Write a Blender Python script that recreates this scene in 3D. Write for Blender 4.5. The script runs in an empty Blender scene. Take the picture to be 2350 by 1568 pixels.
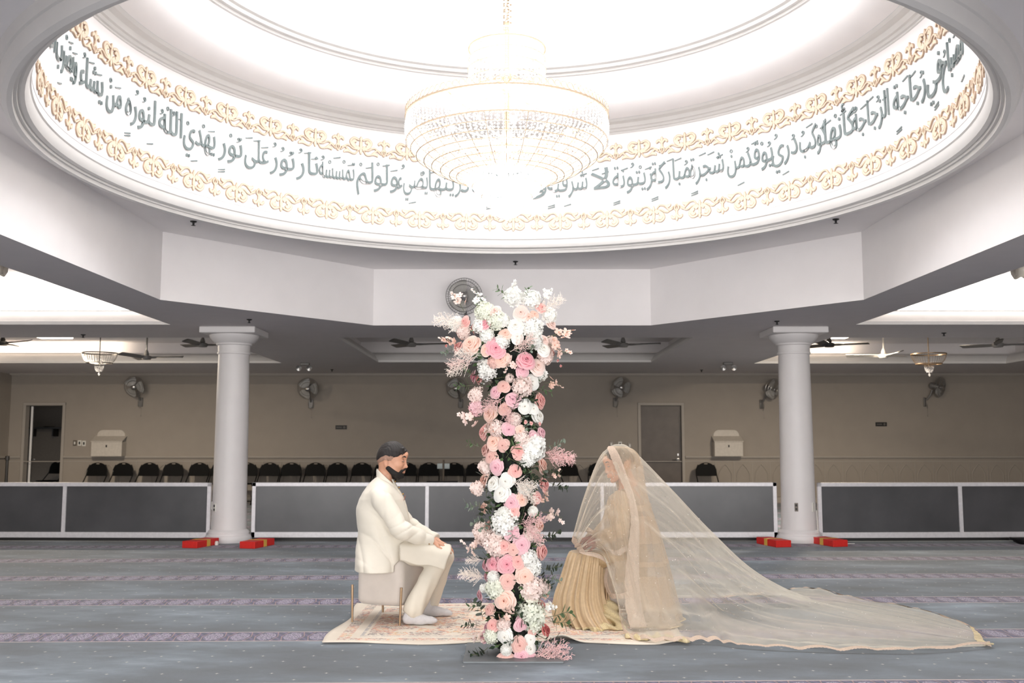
import bpy, bmesh, math, random
import numpy as np
from mathutils import Vector, Matrix, noise as mnoise
sc = bpy.context.scene
COL = sc.collection
PI = math.pi
R_ = math.radians
random.seed(7)
# ---------------------------------------------------------------- camera
FPX = 2268.0; PITCH = R_(5.9); CAMZ = 1.3
cam_d = bpy.data.cameras.new('camera'); cam = bpy.data.objects.new('camera', cam_d); COL.objects.link(cam)
cam.location = (0, 0, CAMZ); cam.rotation_euler = (PI/2 + PITCH, 0, 0)
cam_d.sensor_width = 36; cam_d.lens = 36*FPX/2350; cam_d.clip_end = 100
cam_d.dof.use_dof = True; cam_d.dof.focus_distance = 7.0; cam_d.dof.aperture_fstop = 3.2
sc.camera = cam
# ---------------------------------------------------------------- view
sc.view_settings.view_transform = 'Standard'; sc.view_settings.look = 'None'
sc.view_settings.gamma = 1; sc.view_settings.use_curve_mapping = False
sc.view_settings.exposure = 0.0
# ---------------------------------------------------------------- world: soft daylight from the open side of the hall behind the camera
w = bpy.data.worlds.new('world'); sc.world = w; w.use_nodes = True
w.node_tree.nodes['Background'].inputs[0].default_value = (0.93, 0.96, 1.0, 1)
w.node_tree.nodes['Background'].inputs[1].default_value = 0.6
def area(name, loc, size, power, col, rot=(0,0,0), size_y=None, shape=None, spread=None):
    l = bpy.data.lights.new(name, 'AREA'); l.energy = power; l.color = col; l.size = size
    l.shape = shape or ('RECTANGLE' if size_y else 'SQUARE')
    if size_y: l.size_y = size_y
    if spread: l.spread = R_(spread)
    o = bpy.data.objects.new(name, l); COL.objects.link(o); o.location = loc; o.rotation_euler = rot
    return o
DX, DY = -0.02, 7.6            # axis of the dome
area('dome_skylight', (DX, DY, 7.0), 4.4, 300, (0.97, 0.98, 1.0), shape='DISK')
area('front_window_fill', (0, -2.6, 1.35), 16, 1120, (1.0, .97, .95), rot=(PI/2+.12, 0, 0), size_y=2.4)  # front fill added for assumed daylight behind the camera; no windows modelled
def point(name, loc, power, col, r):
    l = bpy.data.lights.new(name, 'POINT'); l.energy = power; l.color = col; l.shadow_soft_size = r
    o = bpy.data.objects.new(name, l); COL.objects.link(o); o.location = loc; return o
# ---------------------------------------------------------------- picture plane -> place (used to read positions off the photograph)
cT, sT = math.cos(PITCH), math.sin(PITCH)
def _ray(x, y):
    xc, yc = x-1175.0, 784.0-y
    return (xc, FPX*cT-yc*sT, FPX*sT+yc*cT)
def px(x, y, Y):
    d = _ray(x, y); t = Y/d[1]; return Vector((d[0]*t, Y, CAMZ+d[2]*t))
def pz(x, y, z):
    d = _ray(x, y); t = (z-CAMZ)/d[2]; return Vector((d[0]*t, d[1]*t, z))
# ---------------------------------------------------------------- materials
def lin(c):
    return tuple(((v/12.92) if v <= .04045 else ((v+.055)/1.055)**2.4) for v in c)
class NT:
    def __init__(s, m): s.t = m.node_tree; s.n = s.t.nodes; s.l = s.t.links
    def add(s, ty, **k):
        nd = s.n.new(ty)
        for a, b in k.items():
            if a.startswith('i_'):
                key = a[2:]; key = int(key) if key.isdigit() else key
                nd.inputs[key].default_value = b
            else: setattr(nd, a, b)
        return nd
    def math(s, op, a, b=None, c=None, clamp=False):
        nd = s.n.new('ShaderNodeMath'); nd.operation = op; nd.use_clamp = clamp
        for i, v in enumerate((a, b, c)):
            if v is None: continue
            if isinstance(v, (int, float)): nd.inputs[i].default_value = v
            else: s.l.new(v, nd.inputs[i])
        return nd.outputs[0]
    def mix(s, fac, a, b, blend='MIX'):
        nd = s.n.new('ShaderNodeMix'); nd.data_type = 'RGBA'; nd.blend_type = blend
        for i, v in ((0, fac), (6, a), (7, b)):
            if isinstance(v, (int, float)): nd.inputs[i].default_value = v
            elif isinstance(v, tuple): nd.inputs[i].default_value = (*v[:3], 1)
            else: s.l.new(v, nd.inputs[i])
        return nd.outputs[2]
    def noise(s, vec, scale, detail=3, rough=.5):
        nd = s.n.new('ShaderNodeTexNoise'); nd.inputs['Scale'].default_value = scale
        nd.inputs['Detail'].default_value = detail; nd.inputs['Roughness'].default_value = rough
        if vec is not None: s.l.new(vec, nd.inputs['Vector'])
        return nd.outputs['Fac']
    def ramp(s, fac, stops):
        nd = s.n.new('ShaderNodeValToRGB'); e = nd.color_ramp.elements
        while len(e) < len(stops): e.new(.5)
        for k, (p, c) in enumerate(stops):
            e[k].position = p; e[k].color = (*c[:3], 1)
        s.l.new(fac, nd.inputs[0]); return nd.outputs[0]
    def coords(s, kind='Object'):
        return s.n.new('ShaderNodeTexCoord').outputs[kind]
    def bump(s, h, strength=.3, dist=.01):
        nd = s.n.new('ShaderNodeBump'); nd.inputs['Strength'].default_value = strength
        nd.inputs['Distance'].default_value = dist; s.l.new(h, nd.inputs['Height']); return nd.outputs[0]
def new_mat(name):
    m = bpy.data.materials.new(name); m.use_nodes = True
    nt = NT(m); b = nt.n['Principled BSDF']; return m, nt, b
def mat(name, col, rough=.6, metal=0, spec=.5, var=.06, scale=20, bump=0, bdist=.002, coat=0, sheen=0, sub=0):
    """procedural paint: srgb colour with a slight noise variation"""
    m, nt, b = new_mat(name)
    c = lin(col)
    n = nt.noise(nt.coords(), scale, 4)
    lo = tuple(max(0, v*(1-var)) for v in c); hi = tuple(min(1, v*(1+var)) for v in c)
    nt.l.new(nt.ramp(n, [(.3, lo), (.7, hi)]), b.inputs['Base Color'])
    b.inputs['Roughness'].default_value = rough; b.inputs['Metallic'].default_value = metal
    b.inputs['Specular IOR Level'].default_value = spec
    if coat: b.inputs['Coat Weight'].default_value = coat
    if sheen: b.inputs['Sheen Weight'].default_value = sheen
    if sub:
        b.inputs['Subsurface Weight'].default_value = sub; b.inputs['Subsurface Radius'].default_value = (.012, .005, .003)
        b.inputs['Subsurface Scale'].default_value = 1
    if bump: nt.l.new(nt.bump(nt.noise(nt.coords(), scale*6, 3), bump, bdist), b.inputs['Normal'])
    return m
def emit(name, col, s):
    m = bpy.data.materials.new(name); m.use_nodes = True; nt = NT(m)
    nt.n.remove(nt.n['Principled BSDF']); e = nt.add('ShaderNodeEmission'); e.inputs[0].default_value = (*lin(col), 1)
    e.inputs[1].default_value = s; nt.l.new(e.outputs[0], nt.n['Material Output'].inputs[0]); return m
# ---------------------------------------------------------------- mesh builder
class MB:
    def __init__(s): s.v = []; s.f = []; s.m = []
    def add(s, vs, fs, mi=0):
        o = len(s.v); s.v += [tuple(v) for v in vs]; s.f += [tuple(i+o for i in f) for f in fs]; s.m += [mi]*len(fs); return s
    def box(s, x0, x1, y0, y1, z0, z1, mi=0, rot=0, c=None, bev=0):
        if bev:
            b = bev
            prof = []
            vs = []
            # chamfered box: 24 verts
            for sx in (0, 1):
                for sy in (0, 1):
                    for sz in (0, 1):
                        X = (x0, x1)[sx]; Y = (y0, y1)[sy]; Z = (z0, z1)[sz]
                        dx, dy, dz = (b, -b)[sx], (b, -b)[sy], (b, -b)[sz]
                        vs += [(X, Y+dy, Z+dz), (X+dx, Y, Z+dz), (X+dx, Y+dy, Z)]
            I = lambda a, b_, c_, k: (a*4+b_*2+c_)*3+k
            fs = []
            for k, (p, q) in enumerate(((1, 2), (0, 2), (0, 1))):
                for e in (0, 1):
                    loop = []
                    for (u, w_) in ((0, 0), (1, 0), (1, 1), (0, 1)):
                        a = [0, 0, 0]; a[k] = e; a[p] = u; a[q] = w_
                        loop.append(I(*a, k))
                    fs.append(tuple(loop))
            for k in range(3):          # edges along axis k
                p, q = [i for i in range(3) if i != k]
                for u in (0, 1):
                    for w_ in (0, 1):
                        a = [0, 0, 0]; a[p] = u; a[q] = w_; a2 = list(a); a2[k] = 1
                        fs.append((I(*a, p), I(*a, q), I(*a2, q), I(*a2, p)))
            for a in range(8):
                fs.append((a*3, a*3+1, a*3+2))
        else:
            vs = [(x, y, z) for x in (x0, x1) for y in (y0, y1) for z in (z0, z1)]
            fs = [(0, 1, 3, 2), (4, 6, 7, 5), (0, 4, 5, 1), (2, 3, 7, 6), (0, 2, 6, 4), (1, 5, 7, 3)]
        if rot:
            cx, cy = c or ((x0+x1)/2, (y0+y1)/2); ca, sa = math.cos(rot), math.sin(rot)
            vs = [(cx+(x-cx)*ca-(y-cy)*sa, cy+(x-cx)*sa+(y-cy)*ca, z) for x, y, z in vs]
        return s.add(vs, fs, mi)
    def lathe(s, prof, cx=0, cy=0, n=48, mi=0, a0=0, a1=2*PI, cz=0):
        full = abs(a1-a0-2*PI) < 1e-6; k = n if full else n+1
        vs = [(cx+r*math.cos(a0+(a1-a0)*i/n), cy+r*math.sin(a0+(a1-a0)*i/n), z+cz) for i in range(k) for r, z in prof]
        m = len(prof); fs = []
        for i in range(n):
            j = (i+1) % k
            for q in range(m-1): fs.append((i*m+q, j*m+q, j*m+q+1, i*m+q+1))
        return s.add(vs, fs, mi)
    def tube(s, pts, r, n=8, mi=0, cap=True):
        pts = [Vector(p) for p in pts]
        rs = r if isinstance(r, (list, tuple)) else [r]*len(pts)
        vs = []; up = None
        for i, p in enumerate(pts):
            d = (pts[min(i+1, len(pts)-1)]-pts[max(i-1, 0)])
            d = d.normalized() if d.length > 1e-9 else Vector((0, 0, 1))
            if up is None:
                up = Vector((0, 0, 1)) if abs(d.z) < .9 else Vector((1, 0, 0))
            a = d.cross(up).normalized(); b = a.cross(d).normalized(); up = b
            for k in range(n):
                t = 2*PI*k/n; vs.append(p+(a*math.cos(t)+b*math.sin(t))*rs[i])
        fs = []
        for i in range(len(pts)-1):
            for k in range(n): fs.append((i*n+k, i*n+(k+1) % n, (i+1)*n+(k+1) % n, (i+1)*n+k))
        if cap:
            fs.append(tuple(range(n))[::-1]); fs.append(tuple((len(pts)-1)*n+k for k in range(n)))
        return s.add(vs, fs, mi)
    def ball(s, c, r, n=8, m=6, mi=0, sc3=(1, 1, 1)):
        vs = []; fs = []
        for i in range(m+1):
            t = PI*i/m
            for k in range(n):
                a = 2*PI*k/n
                vs.append((c[0]+r*sc3[0]*math.sin(t)*math.cos(a), c[1]+r*sc3[1]*math.sin(t)*math.sin(a), c[2]+r*sc3[2]*math.cos(t)))
        for i in range(m):
            for k in range(n): fs.append((i*n+k, (i+1)*n+k, (i+1)*n+(k+1) % n, i*n+(k+1) % n))
        return s.add(vs, fs, mi)
    def octa(s, c, r, rz=None, mi=0):
        rz = rz or r; x, y, z = c
        return s.add([(x+r, y, z), (x, y+r, z), (x-r, y, z), (x, y-r, z), (x, y, z+rz), (x, y, z-rz)],
                     [(0, 1, 4), (1, 2, 4), (2, 3, 4), (3, 0, 4), (1, 0, 5), (2, 1, 5), (3, 2, 5), (0, 3, 5)], mi)
    def grid(s, G, mi=0, closed_u=False):
        """G[i][j] points"""
        n = len(G); m = len(G[0]); vs = [p for row in G for p in row]; fs = []
        for i in range(n if closed_u else n-1):
            for j in range(m-1):
                a = (i+1) % n; fs.append((i*m+j, a*m+j, a*m+j+1, i*m+j+1))
        return s.add(vs, fs, mi)
    def prism(s, poly, z0, z1, mi=0):
        n = len(poly); vs = [(x, y, z0) for x, y in poly]+[(x, y, z1) for x, y in poly]
        fs = [tuple(range(n))[::-1], tuple(range(n, 2*n))]+[(i, (i+1) % n, n+(i+1) % n, n+i) for i in range(n)]
        return s.add(vs, fs, mi)
    def xf(s, M):
        s.v = [tuple(M @ Vector(v)) for v in s.v]; return s
    def mesh(s, name, mats, smooth=True, angle=40):
        me = bpy.data.meshes.new(name); me.from_pydata(s.v, [], s.f); me.validate()
        if not isinstance(mats, (list, tuple)): mats = [mats]
        for m in mats: me.materials.append(m)
        if len(mats) > 1 and len(me.polygons) == len(s.m): me.polygons.foreach_set('material_index', s.m)
        bm = bmesh.new(); bm.from_mesh(me); bmesh.ops.recalc_face_normals(bm, faces=bm.faces); bm.to_mesh(me); bm.free()
        if smooth:
            me.polygons.foreach_set('use_smooth', [True]*len(me.polygons))
            me.set_sharp_from_angle(angle=R_(angle))
        me.update(); return me
    def build(s, name, mats, parent=None, loc=None, smooth=True, angle=40, rotz=0, world=False):
        """verts local to the parent; world=True: verts are in world space"""
        o = bpy.data.objects.new(name, s.mesh(name, mats, smooth, angle)); COL.objects.link(o)
        attach(o, parent, world)
        if loc is not None: o.location = loc
        if rotz: o.rotation_euler.z = rotz
        return o
def attach(o, parent, world=False):
    if parent is None: return o
    o.parent = parent
    if world and parent.parent is None: o.matrix_parent_inverse = parent.matrix_basis.inverted()
    return o
def tag(o, label=None, cat=None, group=None, kind=None):
    if label: o['label'] = label
    if cat: o['category'] = cat
    if group: o['group'] = group
    if kind: o['kind'] = kind
    return o
def thing(name, label, cat, loc=(0, 0, 0), rotz=0, group=None):
    o = bpy.data.objects.new(name, None); COL.objects.link(o); o.location = loc; o.rotation_euler = (0, 0, rotz)
    o.empty_display_size = .1
    return tag(o, label, cat, group)
def struct(o): o['kind'] = 'structure'; return o
def copy_tree(o, parent=None):
    c = o.copy(); COL.objects.link(c); c.parent = parent
    if parent is not None: c.matrix_parent_inverse = o.matrix_parent_inverse.copy()
    for ch in list(o.children): copy_tree(ch, c)
    return c
def dup(o, label, loc=None, rotz=None, group=None):
    c = copy_tree(o); c['label'] = label
    if loc is not None: c.location = loc
    if rotz is not None: c.rotation_euler.z = rotz
    if group: c['group'] = group
    return c
def catmull(P, n):
    """resample a list of Vectors through Catmull-Rom to n points (uniform in control index)"""
    P = [Vector(p) for p in P]; out = []
    for k in range(n):
        t = k/(n-1)*(len(P)-1); i = min(int(t), len(P)-2); u = t-i
        p0 = P[max(i-1, 0)]; p1 = P[i]; p2 = P[i+1]; p3 = P[min(i+2, len(P)-1)]
        out.append(.5*((2*p1)+(p2-p0)*u+(2*p0-5*p1+4*p2-p3)*u*u+(3*p1-p0-3*p2+p3)*u**3))
    return out
# ---------------------------------------------------------------- distance-field modelling (for bodies and cloth)
class SDF:
    def __init__(s, lo, hi, h):
        s.lo = np.array(lo, float); s.h = h
        n = np.ceil((np.array(hi)-s.lo)/h).astype(int)+1
        s.X = (s.lo[0]+h*np.arange(n[0]))[:, None, None].astype(np.float32)
        s.Y = (s.lo[1]+h*np.arange(n[1]))[None, :, None].astype(np.float32)
        s.Z = (s.lo[2]+h*np.arange(n[2]))[None, None, :].astype(np.float32)
        s.shape = tuple(n); s.f = np.full(s.shape, 9.0, np.float32)
    def cone(s, a, b, ra, rb):
        a = np.array(a, float); b = np.array(b, float); d = b-a; L = float(d @ d)+1e-12
        px_, py_, pz_ = s.X-a[0], s.Y-a[1], s.Z-a[2]
        t = np.clip((px_*d[0]+py_*d[1]+pz_*d[2])/L, 0, 1)
        return np.sqrt((px_-t*d[0])**2+(py_-t*d[1])**2+(pz_-t*d[2])**2)-(ra+(rb-ra)*t)
    def ell(s, c, r, R=None):
        x, y, z = s.X-c[0], s.Y-c[1], s.Z-c[2]
        if R is not None:
            x, y, z = (R[0][0]*x+R[1][0]*y+R[2][0]*z), (R[0][1]*x+R[1][1]*y+R[2][1]*z), (R[0][2]*x+R[1][2]*y+R[2][2]*z)
        k0 = np.sqrt((x/r[0])**2+(y/r[1])**2+(z/r[2])**2); k1 = np.sqrt((x/r[0]**2)**2+(y/r[1]**2)**2+(z/r[2]**2)**2)+1e-6
        return k0*(k0-1)/k1
    def half(s, p, n):
        n = np.array(n, float); n /= np.linalg.norm(n)
        return (s.X-p[0])*n[0]+(s.Y-p[1])*n[1]+(s.Z-p[2])*n[2]
    @staticmethod
    def smin(a, b, k):
        h = np.clip(.5+.5*(b-a)/k, 0, 1); return b+(a-b)*h-k*h*(1-h)
    @staticmethod
    def smax(a, b, k): return -SDF.smin(-a, -b, k)
    def add(s, g, k=0.0):
        s.f = np.minimum(s.f, g) if k <= 0 else s.smin(s.f, g, k)
        return s
    def cut(s, g, k=0.0):
        s.f = np.maximum(s.f, -g) if k <= 0 else s.smax(s.f, -g, k)
        return s
    def wav(s, ks, amp, seed=0):
        r = np.random.RandomState(seed); out = 0
        for k in ks:
            d = r.normal(size=3); d /= np.linalg.norm(d); out = out+np.sin((s.X*d[0]+s.Y*d[1]+s.Z*d[2])*k+r.rand()*6.28)/len(ks)
        return out*amp
    def net(s):
        f = np.broadcast_to(s.f, s.shape); neg = f < 0
        nx, ny, nz = s.shape
        c = np.zeros((nx-1, ny-1, nz-1), np.int8)
        for i in (0, 1):
            for j in (0, 1):
                for k in (0, 1): c += neg[i:nx-1+i, j:ny-1+j, k:nz-1+k]
        act = (c > 0) & (c < 8); idx = np.full(act.shape, -1, np.int64); ii = np.argwhere(act); idx[act] = np.arange(len(ii))
        pos = np.zeros((len(ii), 3)); cnt = np.zeros(len(ii))
        corners = [(i, j, k) for i in (0, 1) for j in (0, 1) for k in (0, 1)]
        for a in corners:
            for ax in range(3):
                if a[ax] == 1: continue
                b = list(a); b[ax] = 1
                fa = f[ii[:, 0]+a[0], ii[:, 1]+a[1], ii[:, 2]+a[2]]; fb = f[ii[:, 0]+b[0], ii[:, 1]+b[1], ii[:, 2]+b[2]]
                m = (fa < 0) != (fb < 0); t = np.where(m, fa/(fa-fb+1e-12), 0)
                p = np.tile(np.array(a, float), (len(ii), 1)); p[:, ax] = t
                pos[m] += p[m]; cnt[m] += 1
        pos = (ii+pos/cnt[:, None])*s.h+s.lo
        quads = []
        for ax in range(3):
            o1, o2 = [(1, 2), (2, 0), (0, 1)][ax]
            sl0 = [slice(None)]*3; sl1 = [slice(None)]*3; sl0[ax] = slice(0, -1); sl1[ax] = slice(1, None)
            A = neg[tuple(sl0)]; B = neg[tuple(sl1)]; e = np.argwhere(A != B)
            e = e[(e[:, o1] > 0) & (e[:, o2] > 0) & (e[:, o1] < s.shape[o1]-1) & (e[:, o2] < s.shape[o2]-1)]
            sg = A[e[:, 0], e[:, 1], e[:, 2]]
            def at(d1, d2):
                q = e.copy(); q[:, o1] -= d1; q[:, o2] -= d2; return idx[q[:, 0], q[:, 1], q[:, 2]]
            q = np.stack([at(1, 1), at(0, 1), at(0, 0), at(1, 0)], 1)
            q[~sg] = q[~sg][:, ::-1]; quads.append(q)
        return pos, np.concatenate(quads)
    def mb(s, M=None):
        p, q = s.net(); m = MB()
        if M is not None:
            A = np.array(M); p = p @ A[:3, :3].T+A[:3, 3]
        m.v = p.tolist(); m.f = q.tolist(); m.m = [0]*len(q); return m
def np_mesh(name, mb, mats, smooth_it=1, parent=None):
    """mesh straight from the net, lightly relaxed"""
    me = bpy.data.meshes.new(name); me.from_pydata(mb.v, [], mb.f)
    for m in (mats if isinstance(mats, (list, tuple)) else [mats]): me.materials.append(m)
    bm = bmesh.new(); bm.from_mesh(me)
    for _ in range(smooth_it): bmesh.ops.smooth_vert(bm, verts=bm.verts, factor=.5, use_axis_x=True, use_axis_y=True, use_axis_z=True)
    bm.to_mesh(me); bm.free(); me.polygons.foreach_set('use_smooth', [True]*len(me.polygons))
    if len(me.materials) > 1: me.polygons.foreach_set('material_index', mb.m)
    me.update(); o = bpy.data.objects.new(name, me); COL.objects.link(o)
    return attach(o, parent, True)
# ================================================================ SETTING
M_wall = mat('wall_paint', (.62, .585, .545), .75, scale=3, var=.03)
M_white = mat('white_paint', (.965, .95, .948), .7, scale=3, var=.015)
M_soffit = mat('ceiling_paint', (.84, .82, .82), .8, scale=4, var=.02)
M_trim = mat('trim_paint', (.87, .86, .85), .5, scale=5, var=.02)
M_wtrim = mat('dim_trim_paint', (.66, .63, .595), .6, scale=5, var=.02)
M_door = mat('door_wood', (.36, .325, .30), .45, scale=6, var=.12)
M_dark = mat('black_plastic', (.09, .085, .085), .5, var=.1)
M_metal = mat('brushed_metal', (.72, .71, .70), .3, 1, scale=40)
M_alu = mat('pale_aluminium_frame', (.86, .85, .86), .35, .15, scale=30)
M_gold = mat('gold_metal', (.80, .62, .36), .28, 1)
M_red = mat('red_paint', (.82, .13, .10), .5, scale=30)
# ---- carpet
def carpet_mat():
    m, nt, b = new_mat('prayer_carpet')
    co = nt.add('ShaderNodeMapping'); co.inputs['Rotation'].default_value = (0, 0, R_(-1.25))
    nt.l.new(nt.coords(), co.inputs[0]); sp = nt.add('ShaderNodeSeparateXYZ'); nt.l.new(co.outputs[0], sp.inputs[0])
    X, Y = sp.outputs[0], sp.outputs[1]
    st = nt.add('ShaderNodeMapping'); st.inputs['Scale'].default_value = (.55, 1.1, 1); st.inputs['Rotation'].default_value = (0, 0, R_(28))
    nt.l.new(nt.coords(), st.inputs[0])
    n1 = nt.noise(st.outputs[0], 1.5, 6, .62); n2 = nt.noise(nt.coords(), 260, 2)
    base = nt.ramp(n1, [(.30, lin((.19, .225, .25))), (.47, lin((.27, .315, .35))), (.58, lin((.35, .40, .44))), (.72, lin((.50, .555, .605)))])
    # flecks on a staggered lattice
    def lattice(w, h):
        v = nt.math('DIVIDE', Y, h); row = nt.math('FLOOR', v)
        u = nt.math('ADD', nt.math('DIVIDE', X, w), nt.math('MULTIPLY', nt.math('MODULO', row, 2.0), .5))
        fu = nt.math('SUBTRACT', nt.math('FRACT', u), .5); fv = nt.math('SUBTRACT', nt.math('FRACT', v), .5)
        return nt.math('MULTIPLY', fu, w), nt.math('MULTIPLY', fv, h)
    fu, fv = lattice(.31, .155)
    au, av = nt.math('ABSOLUTE', fu), nt.math('ABSOLUTE', fv)
    star = nt.math('LESS_THAN', nt.math('MULTIPLY', nt.math('ADD', au, .003), nt.math('ADD', av, .003)), .000055)
    near = nt.math('LESS_THAN', nt.math('MAXIMUM', au, av), .016)
    star = nt.math('MULTIPLY', star, near)
    base = nt.mix(nt.math('MULTIPLY', star, .75), base, lin((.74, .72, .68)))
    # woven rows
    P = 1.478; W = .33
    q = nt.math('DIVIDE', nt.math('SUBTRACT', Y, 6.90-.5*P-P*20), P)
    v = nt.math('MULTIPLY', nt.math('SUBTRACT', nt.math('FRACT', q), .5), P)      # distance from row centre
    va = nt.math('ABSOLUTE', v)
    inrow = nt.math('LESS_THAN', va, W/2)
    edge = nt.math('MULTIPLY', nt.math('GREATER_THAN', va, W/2-.016), inrow)
    per = .178
    fu = nt.math('SUBTRACT', nt.math('FRACT', nt.math('DIVIDE', X, per)), .5)
    ru = nt.math('MULTIPLY', nt.math('ABSOLUTE', fu), per)
    d = nt.math('SQRT', nt.math('ADD', nt.math('POWER', nt.math('MULTIPLY', ru, 1.75), 2.0), nt.math('POWER', nt.math('MULTIPLY', va, .85), 2.0)))
    lace = nt.noise(co.outputs[0], 85, 2, .7)
    med = nt.math('MULTIPLY', nt.math('LESS_THAN', d, .105), nt.math('GREATER_THAN', lace, .50))
    ring = nt.math('LESS_THAN', nt.math('ABSOLUTE', nt.math('SUBTRACT', nt.math('ADD', nt.math('MULTIPLY', ru, 2.0), nt.math('MULTIPLY', va, .35)), .152)), .0075)
    diag = nt.math('FRACT', nt.math('ADD', nt.math('MULTIPLY', X, 17), nt.math('MULTIPLY', Y, 9)))
    ground = nt.mix(nt.math('LESS_THAN', diag, .4), lin((.20, .20, .31)), lin((.31, .275, .40)))
    row = nt.mix(nt.math('MULTIPLY', ring, .8), ground, lin((.56, .44, .42)))
    row = nt.mix(nt.math('MULTIPLY', med, .8), row, lin((.67, .63, .69)))
    row = nt.mix(edge, row, lin((.70, .63, .60)))
    allc = nt.mix(inrow, base, row)
    pile = nt.mix(.12, allc, nt.ramp(n2, [(.3, (.0, .0, .0)), (.7, (1, 1, 1))]), 'OVERLAY')
    nt.l.new(pile, b.inputs['Base Color']); b.inputs['Roughness'].default_value = .85
    b.inputs['Sheen Weight'].default_value = .25; b.inputs['Specular IOR Level'].default_value = .25
    nt.l.new(nt.bump(n2, .35, .004), b.inputs['Normal'])
    return m
M_carpet = carpet_mat()
XL, XR, YN, YB = -11.15, 11.95, -3.0, 22.0
ZS, ZU = 2.85, 3.6              # soffit, raised ceiling of the octagon
fl = MB(); fl.add([(XL, YN, 0), (XR, YN, 0), (XR, YB+3, 0), (XL, YB+3, 0)], [(0, 1, 2, 3)])
struct(fl.build('floor', M_carpet, smooth=False))
# ---- soffit with its openings
OCT = [(1.83, 12.93), (3.81, 10.60), (3.81, 4.6), (1.83, 2.27), (-1.83, 2.27), (-3.81, 4.6), (-3.81, 10.60), (-1.83, 12.93)]
COF = {'near_left': (-10.6, -4.47, 2.3, 12.84), 'near_right': (4.50, 11.3, 2.3, 12.84),
       'back_left': (-10.2, -4.45, 14.44, 19.05), 'back_mid': (-2.56, 2.66, 14.44, 18.85), 'back_right': (4.70, 9.6, 14.44, 19.15)}
def holed(outer, holes, z, name, m, up=False):
    bm = bmesh.new()
    for loop in [outer]+holes:
        vs = [bm.verts.new((x, y, z)) for x, y in loop]
        for i in range(len(vs)): bm.edges.new((vs[i], vs[(i+1) % len(vs)]))
    bmesh.ops.triangle_fill(bm, edges=bm.edges[:], use_beauty=True, use_dissolve=False)
    me = bpy.data.meshes.new(name); bm.to_mesh(me); bm.free(); me.materials.append(m)
    o = bpy.data.objects.new(name, me); COL.objects.link(o); return struct(o)
rect = lambda x0, x1, y0, y1: [(x0, y0), (x1, y0), (x1, y1), (x0, y1)]
# middle bay opening has splayed front corners like the photo's beam lines
holed(rect(XL, XR, YN, YB), [OCT]+[rect(*c) for c in COF.values()], ZS, 'ceiling', M_soffit)
RIM = 3.62
circ = [(DX+RIM*math.cos(2*PI*i/96), DY+RIM*math.sin(2*PI*i/96)) for i in range(96)]
holed(OCT, [circ], ZU, 'ceiling_raised', M_white)
# octagon faces
for k, side in enumerate(('back_right', 'right', 'front_right', 'front', 'front_left', 'left', 'back_left', 'back')):
    a, b = OCT[k], OCT[(k+1) % 8]
    mb = MB(); mb.add([(*a, ZS), (*b, ZS), (*b, ZU), (*a, ZU)], [(0, 1, 2, 3)])
    struct(mb.build('wall_beam_'+side, M_white, smooth=False))
def ring_profile(r, prof):
    x0, x1, y0, y1 = r; mb = MB(); G = []
    for d, z in prof:
        G.append([(x0-d, y0-d, z), (x1+d, y0-d, z), (x1+d, y1+d, z), (x0-d, y1+d, z)])
    n = len(G); vs = [p for g in G for p in g]; fs = []
    for i in range(n-1):
        for j in range(4): fs.append((i*4+j, i*4+(j+1) % 4, (i+1)*4+(j+1) % 4, (i+1)*4+j))
    mb.add(vs, fs); return mb
tn = 1
for nm, r in COF.items():
    ztop = 3.5 if 'near' in nm else 3.28
    prof = [(0, 2.85), (0, 2.895), (.02, 2.90), (.035, 2.93), (.07, 2.99), (.14, 3.04), (.16, 3.045), (.16, 3.06)]
    struct(ring_profile(r, prof).build('trim_%d' % tn, M_trim, angle=30)); tn += 1
    W_ = .45 if 'near' in nm else .4
    mb = ring_profile(r, [(.16, 3.06), (W_, 3.06), (W_, ztop)])
    x0, x1, y0, y1 = r; mb.add([(x0-W_, y0-W_, ztop), (x1+W_, y0-W_, ztop), (x1+W_, y1+W_, ztop), (x0-W_, y1+W_, ztop)], [(0, 1, 2, 3)])
    struct(mb.build('ceiling_recess', M_white, smooth=False))
# cove lighting hidden on the ledges of the near recesses, and the two lamps of the rear ones
WARM = (1.0, .86, .68)
for (x0, x1) in ((-10.6, -4.47), (4.50, 11.3)):
    area('cove_light', ((x0+x1)/2, 13.1, 3.09), x1-x0, 60, (1, .95, .88), rot=(R_(155), 0, 0), size_y=.08)
    area('cove_light', (x0 if x0 < 0 else x1+.1, 8, 3.1), 9, 40, (1, .95, .88), rot=(PI, 0, PI/2), size_y=.08)
area('cove_light', (-10.4, 17, 3.09), 4.4, 8, WARM, rot=(PI, 0, PI/2), size_y=.06)
area('cove_light', (-8.9, 19.25, 3.09), 2.6, 5, WARM, rot=(R_(160), 0, 0), size_y=.06)
area('cove_light', (5.6, 19.35, 3.09), 2.4, 5, WARM, rot=(R_(160), 0, 0), size_y=.06)
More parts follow.
